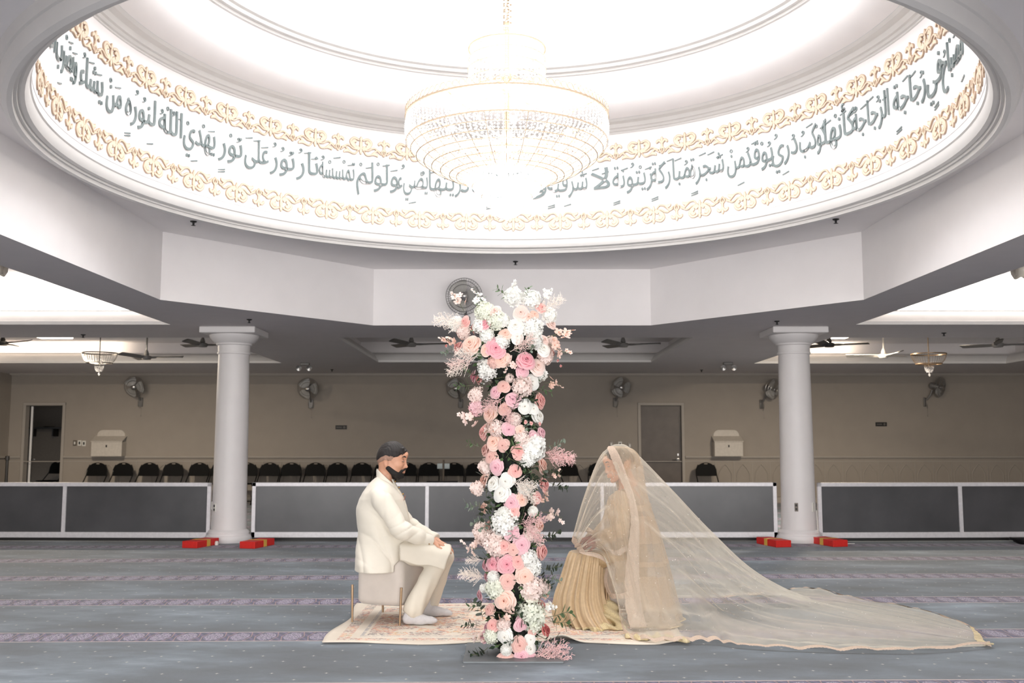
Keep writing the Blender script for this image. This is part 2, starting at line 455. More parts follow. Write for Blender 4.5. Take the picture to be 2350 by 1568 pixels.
# ---- dome: rim mouldings, drum, cornice, curved ledge, upper ring, lantern windows, cap
def dome_part(name, prof, m, n=160, angle=35):
    mb = MB(); mb.lathe(prof, DX, DY, n); return struct(mb.build(name, m, angle=angle))
rim = [(3.62, 3.60), (3.60, 3.545), (3.585, 3.54), (3.575, 3.50), (3.56, 3.465), (3.53, 3.45), (3.50, 3.455), (3.495, 3.485), (3.475, 3.485),
       (3.47, 3.505), (3.455, 3.50), (3.43, 3.51), (3.41, 3.545), (3.405, 3.59), (3.395, 3.60), (3.395, 3.61), (3.40, 3.615)]
dome_part('trim_%d' % tn, rim, M_trim, angle=28); tn += 1
dome_part('wall_drum', [(3.40, 3.615), (3.40, 3.66), (3.395, 3.665), (3.38, 4.745)], M_white)
cor = [(3.38, 4.745), (3.37, 4.75), (3.37, 4.765), (3.35, 4.77), (3.335, 4.79), (3.31, 4.795), (3.30, 4.81), (3.285, 4.83), (3.25, 4.838), (3.22, 4.84), (3.20, 4.855), (3.19, 4.86)]
dome_part('trim_%d' % tn, cor, M_trim, angle=28); tn += 1
led = [(3.19, 4.862)]+[(3.19-.31*math.sin(t*PI/2/8), 4.862+.34*(1-math.cos(t*PI/2/8))) for t in range(1, 9)]+[(2.86, 5.27)]
dome_part('ceiling_cove', led, M_white)
up = [(2.86, 5.27), (2.84, 5.275), (2.835, 5.30), (2.80, 5.305), (2.79, 5.335), (2.765, 5.35), (2.76, 5.38), (2.80, 5.385)]
dome_part('trim_%d' % tn, up, M_trim, angle=28); tn += 1
# lantern: piers, panes and head band
NW = 16; RL = 2.80; Z0, Z1 = 5.385, 6.55
M_pane = emit('daylit_glass', (.98, .99, 1.0), 1.6)
for k in range(NW):
    a = 2*PI*(k+.5)/NW; ha = PI/NW; pier = R_(3.0)
    mb = MB(); mb.lathe([(RL, Z0), (RL, Z1), (RL+.2, Z1), (RL+.2, Z0), (RL, Z0)], DX, DY, 3, a0=a+ha-pier, a1=a+ha+pier)
    mb.f.append((0, 1, 2, 3)); mb.m.append(0); mb.f.append((15, 16, 17, 18)); mb.m.append(0)
    struct(mb.build('wall_lantern_pier', M_white, smooth=False))
    f = MB()
    for aa in (a-ha+pier+.012, a, a+ha-pier-.012): f.lathe([(RL+.10, Z0), (RL+.10, Z1)], DX, DY, 1, a0=aa-.012, a1=aa+.012)
    for zz in (Z0+.02, Z0+.66, Z1-.03): f.lathe([(RL+.10, zz-.02), (RL+.10, zz+.02)], DX, DY, 6, a0=a-ha+pier, a1=a+ha-pier)
    fr = struct(f.build('window_%d' % (k+1), M_white, smooth=False))
    g = MB(); g.lathe([(RL+.13, Z0), (RL+.13, Z1)], DX, DY, 6, a0=a-ha+pier-.02, a1=a+ha-pier+.02)
    g.build('pane', M_pane, fr, smooth=False)
cap = [(RL, Z1), (RL+.16, Z1)]
dome_part('ceiling_dome', [(2.96, Z1), (2.80, Z1), (2.78, Z1+.08)]+[(2.78*math.cos(t*PI/2/10), 6.63+1.5*math.sin(t*PI/2/10)) for t in range(1, 11)], M_white)
# ---- walls
dL, dR = px(60, 930, 22).x, px(146, 930, 22).x
eL, eR = px(1469, 930, 22).x, px(1564, 930, 22).x
ZD = px(100, 930, 22).z
wb = MB()
T = .16
for x0, x1, z0, z1 in ((XL, dL, 0, ZS), (dL, dR, ZD, ZS), (dR, eL, 0, ZS), (eL, eR, ZD, ZS), (eR, XR, 0, ZS)):
    wb.box(x0, x1, YB, YB+T, z0, z1)
struct(wb.build('wall_back', M_wall, smooth=False))
struct(MB().box(XL-.15, XL, YN, YB+T, 0, ZS).build('wall_left', M_wall, smooth=False))
struct(MB().box(XR, XR+.15, YN, YB+T, 0, ZS).build('wall_right', M_wall, smooth=False))
# store room behind the open doorway
sr = MB(); sr.box(dL-1.4, dL-1.3, YB+T, YB+2.6, 0, ZS); sr.box(dR+.8, dR+.9, YB+T, YB+2.6, 0, ZS); sr.box(dL-1.4, dR+.9, YB+2.6, YB+2.7, 0, ZS)
sr.box(dL-1.4, dR+.9, YB+T, YB+2.7, ZS-.02, ZS+.05)
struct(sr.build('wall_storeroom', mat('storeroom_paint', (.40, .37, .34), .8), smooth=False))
def door_frame(x0, x1, nm):
    f = MB(); w_ = .055
    f.box(x0-w_, x0+.01, YB-.03, YB+T, 0, ZD+w_, bev=.006); f.box(x1-.01, x1+w_, YB-.03, YB+T, 0, ZD+w_, bev=.006); f.box(x0-w_, x1+w_, YB-.032, YB+T, ZD-.01, ZD+w_, bev=.006)
    return struct(f.build(nm, M_wtrim, smooth=False))
f1 = door_frame(dL, dR, 'door_1'); f2 = door_frame(eL, eR, 'door_2')
# leaf of door 1 swung inwards, knob
lf = MB(); lf.box(0, .045, 0, .82, .01, ZD-.02, bev=.004)
l1 = lf.build('door_leaf', M_trim, f1, smooth=False); l1.location = (dL+.05, YB+T-.02, 0); l1.rotation_euler.z = R_(24)
kb = MB(); kb.lathe([(0, -.05), (.025, -.045), (.03, -.03), (.02, -.01), (.012, 0), (.012, .05)], n=16)
kb.xf(Matrix.Translation((.07, .06, .95)) @ Matrix.Rotation(PI/2, 4, 'Y')); kb.build('door_knob', M_metal, l1)
lf = MB(); lf.box(eL+.012, eR-.012, YB+.05, YB+.095, .01, ZD-.012, bev=.003)
for zz in (.22, 1.18):
    pass
l2 = lf.build('door_leaf', M_door, f2, smooth=False)
h = MB(); h.lathe([(.03, 0), (.03, .012), (.012, .014), (.012, .05)], n=16); h.xf(Matrix.Translation((eR-.09, YB+.05, .95)) @ Matrix.Rotation(PI/2, 4, 'X'))
h.tube([(eR-.09, YB, .95), (eR-.20, YB-.005, .95)], .011, 8); h.box(eR-.105, eR-.075, YB+.035, YB+.05, 1.03, 1.08)
h.build('door_handle', M_metal, l2)
hg = MB(); hg.tube([(eR-.035, YB+.035, .9), (eR-.035, YB+.035, 2.05)], .012, 6); hg.build('push_rod', M_metal, l2)
# chair rail, crown, baseboards, wainscot arches
def runs(z0, z1, d, nm):
    mb = MB()
    for x0, x1 in ((XL, dL-.055), (dR+.055, eL-.055), (eR+.055, XR)): mb.box(x0, x1, YB-d, YB+.01, z0, z1, bev=min(.01, d/3))
    return struct(mb.build(nm, M_wtrim, smooth=False))
runs(.985, 1.03, .05, 'trim_%d' % tn); tn += 1
runs(.965, .99, .03, 'trim_%d' % tn); tn += 1
runs(0, .12, .02, 'baseboard_back')
struct(MB().box(XL, XR, YB-.06, YB, 2.79, 2.85, bev=.02).box(XL, XR, YB-.11, YB-.05, 2.82, 2.85).build('trim_%d' % tn, M_wtrim, smooth=False)); tn += 1
struct(MB().box(XL, XL+.05, YN, YB, .985, 1.03).build('trim_%d' % tn, M_wtrim, smooth=False)); tn += 1
struct(MB().box(XR-.05, XR, YN, YB, .985, 1.03).build('trim_%d' % tn, M_wtrim, smooth=False)); tn += 1
wa = MB(); x = XL+.25
while x < XR-.2:
    if not (dL-.3 < x < dR+.3 or eL-.3 < x < eR+.3):
        pts = [(-.14, .14), (-.14, .64)]+[(-.14+.14*t/6, .64+.17*math.sin(t/6*PI/2)**.9+(.03*(t/6)**4)) for t in range(1, 7)]
        pts = pts+[(-u, v) for u, v in pts[::-1][1:]]
        P3 = [(x+u, YB-.006, v) for u, v in pts]; wa.tube(P3+[P3[0]], .009, 4, cap=False)
        wa.box(x+.195, x+.207, YB-.012, YB, .12, .9)
    x += .4
wa.box(XL, XR, YB-.01, YB, .90, .915)
struct(wa.build('trim_%d' % tn, M_wtrim, smooth=False)); tn += 1
# ---- columns
def column(x, y, label):
    c = thing('column', label, 'column', (x, y, 0), group='white round columns carrying the ceiling beam')
    sh = [(.235, .16), (.228, .30), (.222, .6), (.22, 1.0), (.213, 2.0), (.205, 2.50), (.218, 2.505), (.222, 2.52), (.218, 2.535)]
    MB().lathe(sh, n=64).build('shaft', M_col, c)
    b = MB(); b.lathe([(0, 0), (.30, 0), (.305, .02), (.31, .06), (.295, .09), (.275, .095), (.27, .11), (.275, .125), (.26, .15), (.24, .165)], n=64); b.build('base', M_col, c)
    cp = MB(); cp.lathe([(.212, 2.535), (.215, 2.62), (.235, 2.63), (.24, 2.65), (.26, 2.66), (.30, 2.70), (.325, 2.735), (.33, 2.765), (.30, 2.77)], n=64)
    cp.build('capital', M_col, c)
    MB().box(-.37, .37, -.37, .37, 2.768, 2.85, bev=.008).build('abacus', M_col, c, smooth=False)
    return c
M_col = mat('column_paint', (.90, .885, .88), .45, scale=4, var=.02)
M_plate = mat('steel_plate', (.45, .42, .39), .35, .6)
M_ivory = mat('ivory_plastic', (.88, .87, .84), .4)
cl = column(px(535, 1000, 13.4).x-.02, 13.4, 'white column beside the left end of the long screen, with one steel outlet plate')
cr = column(px(1822, 1000, 13.4).x+.03, 13.4, 'white column right of the long veil, with a steel plate and a white plug')
def outlet(par, ang, z, m, nm, dz=.11, w_=.045, dark=True):
    mb = MB(); mb.box(-w_/2, w_/2, -.236, -.222, z, z+dz, bev=.003)
    o = mb.build(nm, m, par, rotz=ang)
    if dark:
        d = MB(); d.box(-.012, .012, -.239, -.23, z+.015, z+.045); d.box(-.012, .012, -.239, -.23, z+.065, z+.095); d.build('socket', M_dark, o)
    return o
outlet(cl, R_(-40), .40, M_ivory, 'outlet_plate'); outlet(cl, R_(-83), .42, M_ivory, 'outlet_plate', dark=False)
outlet(cr, R_(-22), .41, M_plate, 'outlet_plate'); pl = outlet(cr, R_(42), .40, M_ivory, 'outlet_plate', w_=.06, dz=.12, dark=False)
cd = MB(); cd.tube([Vector((math.sin(R_(42)+.02*k)*.27, -math.cos(R_(42)+.02*k)*.27, .42-.42*k/8)) for k in range(9)]+[(.32, -.30, .006), (.4, -.36, .006), (.52, -.37, .006), (.62, -.34, .006)], .005, 6)
cd.build('power_cord', M_ivory, cr)
# ================================================================ DOME ORNAMENT
M_tan = mat('tan_relief_edge', (.74, .64, .55), .5, scale=30)
M_cream = mat('cream_relief_face', (.90, .82, .73), .5, scale=30)
def RD(z): return 3.40-.02*(z-3.615)/1.13      # drum radius at height
def bend(u, v, d, z0):
    """u along the wall (+ = right seen from below/inside), v up, d off the wall"""
    z = z0+v; r = RD(z)-d; a = PI/2-u/3.38
    return (r*math.cos(a), r*math.sin(a), z)
def ribbon(mb, pts, ws, d0, d1, z0, mi, flip=1, mir=(1,), close=False):
    """flat strip following pts [(u,v)], half width ws, raised from d0 to d1"""
    P = [Vector((p[0], p[1], 0)) for p in pts]
    n = max(6, len(P)*5); Q = catmull(P, n)
    W = [Vector((w_, 0, 0)) for w_ in ws]; W = [q.x for q in catmull(W, n)] if len(ws) > 1 else [ws[0]]*n
    for s in mir:
        A = []; B = []
        for i, q in enumerate(Q):
            t = (Q[min(i+1, n-1)]-Q[max(i-1, 0)]); t = t.normalized() if t.length else Vector((1, 0, 0)); nn = Vector((-t.y, t.x, 0))*W[i]
            A.append(q+nn); B.append(q-nn)
        vs = []; fs = []
        for a, b in zip(A, B):
            for p, d in ((a, d0), (a, d1), (b, d1), (b, d0)): vs.append(bend(p.x*s, p.y*flip, d, z0))
        for i in range(n-1):
            for k in range(3): fs.append((i*4+k, (i+1)*4+k, (i+1)*4+k+1, i*4+k+1))
        fs.append((0, 1, 2, 3)); e = (n-1)*4; fs.append((e+3, e+2, e+1, e)); mb.add(vs, fs, mi)
def motif(z0, flip):
    """one repeat: palmette at u=0, half scrolls to both sides, fleuron at u=rep/2"""
    rep = 9/360*2*PI*3.38; H = rep/2
    strokes_main = [([(0, .095), (0, .06), (0, .03)], [.002, .014, .006]), ([(0, .03), (0, -.03), (0, -.055)], [.012, .014, .008]),
                    ([(0, -.05), (0, -.075), (0, -.103)], [.008, .014, .002])]
    strokes_side = [([(.018, .045), (.055, .03), (.105, -.005), (.118, -.045), (.085, -.078), (.045, -.072), (.02, -.06)], [.012, .014, .011, .010, .010, .009, .006]),
                    ([(.05, -.035), (.075, -.048), (.092, -.03), (.085, -.008), (.06, .0)], [.006, .016, .017, .014, .008]),
                    ([(.012, .035), (.035, .02), (.045, .0)], [.008, .016, .008])]
    fleur_main = [([(H, .085), (H+.0, .05), (H, .02)], [.002, .002, .008]), ([(H, .03), (H, -.01), (H, -.045)], [.007, .010, .006]),
                  ([(H, -.045), (H, -.075), (H, -.10)], [.006, .013, .002])]
    fleur_side = [([(0, .088), (.022, .055), (.022, .035), (0, .01)], [.003, .006, .006, .006]),
                  ([(.006, -.03), (.03, -.062), (.055, -.05), (.062, -.03)], [.007, .011, .011, .003])]
    scroll = [([(.035, .055), (.065, .092), (.11, .09), (.15, .06), (.19, .028), (.225, .045)], [.004, .006, .006, .007, .006, .004]),
              ([(.04, .045), (.09, .04), (.13, .015), (.165, .012), (.2, .04), (.235, .07)], [.004, .006, .006, .006, .005, .004]),
              ([(.12, .088), (.15, .072), (.185, .082), (.195, .1)], [.005, .015, .012, .002])]
    pal, scr = MB(), MB()
    for lay, (d0, d1, sh) in enumerate(((0, .016, .0035), (.016, .0175, -.0015))):
        f = lambda ws: [max(.0012, w_+sh) for w_ in ws]
        for p, w_ in strokes_main: ribbon(pal, p, f(w_), d0, d1, z0, lay, flip)
        for p, w_ in strokes_side: ribbon(pal, p, f(w_), d0, d1, z0, lay, flip, (1, -1))
        for p, w_ in scroll: ribbon(scr, p, f(w_), d0, d1, z0, lay, flip, (1, -1))
        for p, w_ in fleur_main: ribbon(scr, p, f(w_), d0, d1, z0, lay, flip)
        for p, w_ in fleur_side:
            for s in (1, -1): ribbon(scr, [(H+s*a, b) for a, b in p], f(w_), d0, d1, z0, lay, flip)
    return pal, scr
def border(name, z0, flip, label, off):
    b = thing(name, label, 'ornament', (DX, DY, 0), group=None)
    pal, scr = motif(z0, flip)
    p0 = pal.build('palmette', [M_tan, M_cream], b, smooth=False); s0 = scr.build('scroll', [M_tan, M_cream], b, smooth=False)
    for k in range(-12, 13):
        for o in (p0, s0):
            c = o if k == -12 else o.copy()
            if k > -12: COL.objects.link(c)
            c.rotation_euler.z = -R_(9*k+off)
    return b
border('scroll_border', 3.79, 1, 'lower tan and cream scroll border around the dome drum, below the writing', .6)
border('scroll_border', 4.545, -1, 'upper tan and cream scroll border around the dome drum, above the writing', -2.0)
# ---------------------------------------------------------------- calligraphy
FORMS = {}   # letter: (isolated, final, initial, medial)
def _f(ch, base, n): FORMS[ch] = [chr(base+i) for i in range(n)]
for ch, b, n in (('ا', 0xfe8d, 2), ('ب', 0xfe8f, 4), ('ة', 0xfe93, 2), ('ت', 0xfe95, 4), ('ج', 0xfe9d, 4), ('ح', 0xfea1, 4), ('د', 0xfea9, 2), ('ر', 0xfead, 2),
                 ('ز', 0xfeaf, 2), ('س', 0xfeb1, 4), ('ش', 0xfeb5, 4), ('ص', 0xfeb9, 4), ('ض', 0xfebd, 4), ('ع', 0xfec9, 4), ('غ', 0xfecd, 4), ('ف', 0xfed1, 4),
                 ('ق', 0xfed5, 4), ('ك', 0xfed9, 4), ('ل', 0xfedd, 4), ('م', 0xfee1, 4), ('ن', 0xfee5, 4), ('ه', 0xfee9, 4), ('و', 0xfeed, 2), ('ى', 0xfeef, 2),
                 ('ي', 0xfef1, 4), ('أ', 0xfe83, 2), ('ﻻ', 0xfefb, 2)): _f(ch, b, n)
FORMS['ء'] = ['\ufe80']
def shape(word):
    word = word.replace('لا', 'ﻻ'); out = []
    for i, ch in enumerate(word):
        F = FORMS[ch]; prev = i > 0 and len(FORMS[word[i-1]]) == 4 and ch != 'ء'; nxt = i < len(word)-1 and len(F) == 4 and word[i+1] != 'ء'
        out.append(F[{(0, 0): 0, (1, 0): 1, (0, 1): 2, (1, 1): 3}[(int(prev), int(nxt))] if len(F) == 4 else (1 if prev and len(F) == 2 else 0)])
    return ''.join(out[::-1])
_fc = bpy.data.curves.new('lettering', 'FONT'); _fo = bpy.data.objects.new('lettering', _fc); COL.objects.link(_fo)
_fc.extrude = .018; _fc.offset = .0; _fc.resolution_u = 4; _fc.size = 1
def text_mesh(s, ext=None):
    _fc.body = s
    dg = bpy.context.evaluated_depsgraph_get(); dg.update(); ev = _fo.evaluated_get(dg); me = ev.to_mesh()
    vs = [tuple(v.co) for v in me.vertices]; fs = [tuple(p.vertices) for p in me.polygons]; ev.to_mesh_clear(); return vs, fs
M_letter = mat('dark_green_gloss_lettering', (.42, .475, .475), .22, .0, spec=.9, coat=.6, var=.05)
insc = thing('calligraphy_inscription', 'band of raised green and grey Arabic writing around the dome drum', 'inscription', (DX, DY, 0))
words_ = [('مصباح', 96.5, 8.5, 'iasu'), ('في', 90.0, 5, 'i'), ('زجاجة', 82.8, 9, 'uaai'), ('الزجاجة', 73.0, 9, 'auaau'), ('كأنها', 65.8, 7, 'aasa'), ('كوكب', 60.0, 6, 'asau'), ('دري', 54.0, 5.5, 'uiu'),
          ('يوقد', 48.6, 6, 'usau'), ('من', 44.0, 3.6, 'is'), ('شجرة', 38.2, 7, 'aaai'), ('مباركة', 31.0, 8, 'uaaai'), ('زيتونة', 23.6, 8, 'asuai'), ('لا', 17.4, 4.2, 'aa'),
          ('شرقية', 11.0, 8, 'asiui'), ('و', 5.6, 3, 'a'), ('لا', 2.6, 3, 'aa'), ('غربية', -1.6, 6, 'asiui'), ('يكاد', -6.6, 6, 'aau'), ('زيتها', -12.6, 6.4, 'asua'), ('يضيء', -18.8, 6, 'uiu'), ('ولو', -24.0, 4.8, 'aas'), ('لم', -28.1, 3.4, 'as'),
          ('تمسسه', -33.6, 7.2, 'asasu'), ('نار', -39.4, 4.4, 'aau'), ('نور', -44.4, 5, 'uuu'), ('على', -49.6, 5, 'aaa'), ('نور', -55.0, 5, 'usi'), ('يهدي', -61.6, 7, 'asis'), ('الله', -68.0, 5.4, 'ausu'),
          ('لنوره', -75.0, 7.4, 'iuui'), ('من', -81.6, 4, 'as'), ('يشاء', -88.0, 7, 'aau'), ('ويضرب', -96.4, 8, 'aasiu'), ('الله', -103.6, 6, 'ausu')]
MARK = {'a': [([(-.035, -.006), (.035, .012)], [.004, .006])], 'i': [([(-.035, -.006), (.035, .012)], [.004, .006])],
        'u': [([(-.02, -.02), (.0, -.012), (.014, .006), (.006, .022), (-.008, .016), (.0, .004), (.012, .004)], [.003, .005, .006, .005, .004, .004, .003])],
        's': [([(.012, 0), (.006, .012), (-.006, .012), (-.012, 0), (-.006, -.012), (.006, -.012), (.012, 0)], [.004]*7)]}
BASE = 4.135; SY = .30
for wd, deg, wdeg, marks in words_:
    vs, fs = text_mesh(shape(wd)); xs = [v[0] for v in vs]; x0, x1 = min(xs), max(xs)
    Wm = R_(wdeg)*3.38*.97; k = Wm/(x1-x0); k = min(k, SY*1.55); Wm = k*(x1-x0)
    uc = R_(deg)*3.38; mb = MB()
    def place(v): # slight rise to the right, taller strokes
        u = (v[0]-x0)*k-Wm/2; return bend(uc+u, v[1]*SY*1.12+.04*u, max(.0, v[2]+.018)*.5, BASE)
    mb.add([place(v) for v in vs], fs)
    n = len(marks)
    for i, mk in enumerate(marks):
        u = uc+Wm*(.5-(i+.5)/n); vv = -.165 if mk == 'i' else .205+.028*((i*7) % 3-1)
        if i % 2 and mk == 'a': vv += .02
        for p, ws in MARK[mk]: ribbon(mb, [(u+a*1.15, vv+b*1.15) for a, b in p], [w_*1.1 for w_ in ws], 0, .012, BASE, 0)
        if i == n-1 and mk == 'i':
            for p, ws in MARK[mk]: ribbon(mb, [(u+a*1.15, vv-.022+b*1.15) for a, b in p], [w_*1.1 for w_ in ws], 0, .012, BASE, 0)
    mb.build('word', M_letter, insc, smooth=False)
bpy.data.objects.remove(_fo); bpy.data.curves.remove(_fc)
# ================================================================ GREAT CHANDELIER
def crystal_mat():
    m = bpy.data.materials.new('cut_crystal'); m.use_nodes = True; nt = NT(m); nt.n.remove(nt.n['Principled BSDF'])
    tl = nt.add('ShaderNodeBsdfTranslucent'); tl.inputs[0].default_value = (.93, .93, .95, 1)
    gl = nt.add('ShaderNodeBsdfGlossy'); gl.inputs[0].default_value = (.95, .93, .90, 1); gl.inputs[1].default_value = .08
    df = nt.add('ShaderNodeBsdfDiffuse'); df.inputs[0].default_value = (.9, .9, .92, 1)
    tr = nt.add('ShaderNodeBsdfTransparent')
    a = nt.add('ShaderNodeMixShader'); nt.l.new(tl.outputs[0], a.inputs[1]); nt.l.new(df.outputs[0], a.inputs[2])
    b = nt.add('ShaderNodeMixShader'); b.inputs[0].default_value = .3; nt.l.new(a.outputs[0], b.inputs[1]); nt.l.new(gl.outputs[0], b.inputs[2])
    c = nt.add('ShaderNodeMixShader'); c.inputs[0].default_value = .25; nt.l.new(b.outputs[0], c.inputs[1]); nt.l.new(tr.outputs[0], c.inputs[2])
    nt.l.new(c.outputs[0], nt.n['Material Output'].inputs[0]); return m
M_crys = crystal_mat(); M_bulb = emit('lit_bulb', (1, .93, .82), 14)
CX_, CY_ = -.04, 7.6
M_pgold = mat('pale_gilt', (.86, .78, .68), .35, .6)
ch = thing('crystal_chandelier', 'huge lit crystal chandelier of tiered bowls hanging under the dome', 'chandelier', (CX_, CY_, 3.05))
def strands(mb, prof, n, step=.022, r=.0085, a_off=0):
    """bead strings down a profile [(r,z)...] for n azimuths"""
    P = [Vector((a, 0, b)) for a, b in prof]; L = sum((P[i+1]-P[i]).length for i in range(len(P)-1)); k = max(4, int(L/step))
    Q = []; acc = 0; i = 0; seg = (P[1]-P[0]).length
    for j in range(k+1):
        t = j/k*L
        while t > acc+seg+1e-9 and i < len(P)-2: acc += seg; i += 1; seg = (P[i+1]-P[i]).length
        Q.append(P[i].lerp(P[i+1], (t-acc)/seg if seg else 0))
    for q in range(n):
        a = 2*PI*(q+a_off)/n; c, s_ = math.cos(a), math.sin(a)
        for j, p in enumerate(Q): mb.octa((p.x*c, p.x*s_, p.z), r*(1+.25*((j % 5) == 0)), r*1.15)
def hoop(mb, R, z, t, n=96): mb.lathe([(R-t, z-t), (R+t, z-t), (R+t, z+t), (R-t, z+t), (R-t, z-t)], n=n)
zb = 0.0   # local z, 0 = finial tip (3.05 world)
bowl = MB(); strands(bowl, [(.79, .79), (.80, .72), (.79, .60)], 120, .02, .009)
bowl.build('bead_band', M_crys, ch, smooth=False)['kind'] = 'stuff'
bowl = MB(); strands(bowl, [(.78, .60), (.70, .50), (.58, .42), (.44, .355), (.33, .32)], 110, .022, .0095)
bowl.build('bead_bowl', M_crys, ch, smooth=False)['kind'] = 'stuff'
inner = MB(); strands(inner, [(.30, 1.0), (.34, .85), (.50, .78), (.76, .76)], 60, .03, .009)
inner.build('upper_bead_canopy', M_crys, ch, smooth=False)['kind'] = 'stuff'
tp = MB(); strands(tp, [(.285, 1.37), (.285, 1.30), (.30, 1.2), (.31, 1.02)], 48, .022, .009); strands(tp, [(.05, 1.55), (.12, 1.42), (.28, 1.36)], 24, .03, .008)
tp.build('upper_bead_drum', M_crys, ch, smooth=False)['kind'] = 'stuff'
for nm, R, z1, z2, n in (('lower_tier', .34, .42, .28, 60), ('lower_tier', .26, .33, .20, 52), ('lower_tier', .185, .25, .12, 42), ('lower_tier', .115, .16, .05, 30)):
    t = MB(); strands(t, [(R, z1), (R+.006, (z1+z2)/2), (R*.92, z2), (R*.6, z2-.025)], n, .02, .0085); t.build(nm, M_crys, ch, smooth=False)['kind'] = 'stuff'
fin = MB()
for i in range(70):
    a = i*2.399; zz = 1-2*(i+.5)/70; rr = math.sqrt(1-zz*zz)*.055; fin.octa((rr*math.cos(a), rr*math.sin(a), .055+zz*.055), .013)
fin.build('finial_ball', M_crys, ch, smooth=False)
gr = MB(); hoop(gr, .80, .80, .006); hoop(gr, .79, .605, .005); hoop(gr, .305, 1.375, .005); hoop(gr, .31, 1.02, .004)
for R, z in ((.34, .42), (.26, .33), (.185, .25), (.115, .16)): hoop(gr, R, z, .004, 64)
for k in range(8):
    a = 2*PI*k/8+.2; gr.tube([(.05*math.cos(a), .05*math.sin(a), .62), (.78*math.cos(a), .78*math.sin(a), .80)], .006, 6)
    gr.tube([(.03*math.cos(a), .03*math.sin(a), 1.0), (.30*math.cos(a), .30*math.sin(a), 1.02)], .005, 6)
for R, z in ((.745, .55), (.70, .495), (.64, .455), (.58, .415), (.51, .385), (.44, .35), (.385, .335)): hoop(gr, R+.012, z-.004, .0028, 80)
for R, z in ((.345, .35), (.262, .26), (.188, .18), (.118, .10), (.30, 1.1), (.30, 1.2), (.292, 1.29)): hoop(gr, R+.012, z, .0025, 56)
for k in range(32):
    a = 2*PI*k/32; gr.tube([(r*math.cos(a), r*math.sin(a), z-.006) for r, z in ((.80, .60), (.715, .50), (.592, .415), (.452, .35), (.34, .315))], .0026, 4)
gr.build('gold_frame', M_pgold, ch)
ros = MB()
for k in range(92):
    a = 2*PI*k/92; c = Vector((.80*math.cos(a), .80*math.sin(a), .835)); t = Vector((-math.sin(a), math.cos(a), 0))
    ros.tube([c+t*.024*math.cos(u*PI/5)+Vector((0, 0, .024*math.sin(u*PI/5))) for u in range(11)], .0032, 4, cap=False)
ros.build('ring_gallery', M_pgold, ch)
rod = MB(); rod.tube([(0, 0, .4), (0, 0, 1.6)], .018, 10); rod.lathe([(0, 1.02), (.05, 1.05), (.03, 1.1), (.06, 1.16), (.02, 1.2)], n=20); rod.lathe([(0, .5), (.06, .55), (.03, .6), (.07, .66), (.02, .7)], n=20)
rod.build('stem', M_pgold, ch)
chn = MB()
for k in range(52):
    z = 1.6+k*.055; t = k % 2
    chn.tube([((.016*math.cos(u*PI/4))*(1-t), (.016*math.cos(u*PI/4))*t, z+.034*math.sin(u*PI/4)) for u in range(9)], .004, 4, cap=False)
strands(chn, [(.03, 1.55), (.03, 4.3)], 5, .05, .011)
chn.build('chain', M_pgold, ch)
for k in range(12):
    a = 2*PI*k/12+.1; R = .52 if k % 2 else .34; z = .63 if k % 2 else .55
    bb = MB(); bb.ball((R*math.cos(a), R*math.sin(a), z), .03, 10, 8); bb.build('bulb', M_bulb, ch)
for k in range(5):
    a = 2*PI*k/5; bb = MB(); bb.ball((.16*math.cos(a), .16*math.sin(a), 1.15), .028, 10, 8); bb.build('bulb', M_bulb, ch)
point('chandelier_light', (CX_, CY_, 3.62), 26, (1, .96, .90), .35)
point('chandelier_light', (CX_, CY_, 4.2), 10, (1, .96, .90), .2)
point('chandelier_light', (CX_, CY_, 3.36), 130, (1, .96, .90), .16)
# ================================================================ REAR FURNITURE AND FITTINGS
M_chair = mat('black_chair_vinyl', (.018, .016, .016), .6, spec=.15, var=.15)
M_ctube = mat('black_chair_steel', (.06, .055, .055), .4, .3)
def make_chair(label):
    c = thing('folding_chair', label, 'chair', group='black folding chairs along the back wall')
    # backrest: rounded top panel with a grip slot
    out = [(-.215, .60), (-.22, .68)]+[(-.22+.22*(1-math.cos(t*PI/16)), .70+.19*math.sin(t*PI/16)) for t in range(1, 8)]
    out = out+[(0, .89)]+[(-u, v) for u, v in out[::-1]]
    bm = bmesh.new(); hole = [(.045*math.cos(t*PI/6), .862+.013*math.sin(t*PI/6)) for t in range(12)]
    for loop in (out, hole):
        vs = [bm.verts.new((u, .22+.12*(v-.6), v)) for u, v in loop]
        for i in range(len(vs)): bm.edges.new((vs[i], vs[(i+1) % len(vs)]))
    bmesh.ops.triangle_fill(bm, edges=bm.edges[:], use_beauty=True)
    r = bmesh.ops.extrude_face_region(bm, geom=bm.faces[:]); bmesh.ops.translate(bm, verts=[g for g in r['geom'] if isinstance(g, bmesh.types.BMVert)], vec=(0, .02, 0))
    bmesh.ops.recalc_face_normals(bm, faces=bm.faces)
    me = bpy.data.meshes.new('backrest'); bm.to_mesh(me); bm.free(); me.materials.append(M_chair)
    o = bpy.data.objects.new('backrest', me); COL.objects.link(o); o.parent = c
    s = MB(); s.box(-.2, .2, -.20, .2, .43, .455, bev=.012); s.build('seat', M_chair, c)
    for sx in (-1, 1):
        MB().tube([(sx*.225, -.24, .0), (sx*.225, .0, .4), (sx*.222, .22, .62), (sx*.215, .25, .74), (sx*.17, .262, .84)], .012, 8).build('front_leg', M_ctube, c)
        MB().tube([(sx*.205, .26, 0), (sx*.205, .12, .25), (sx*.205, -.12, .44)], .011, 8).build('rear_leg', M_ctube, c)
    MB().tube([(-.225, -.2, .07), (.225, -.2, .07)], .009, 6).tube([(-.205, .23, .06), (.205, .23, .06)], .009, 6).build('cross_bar', M_ctube, c)
    return c
CHY = 21.45
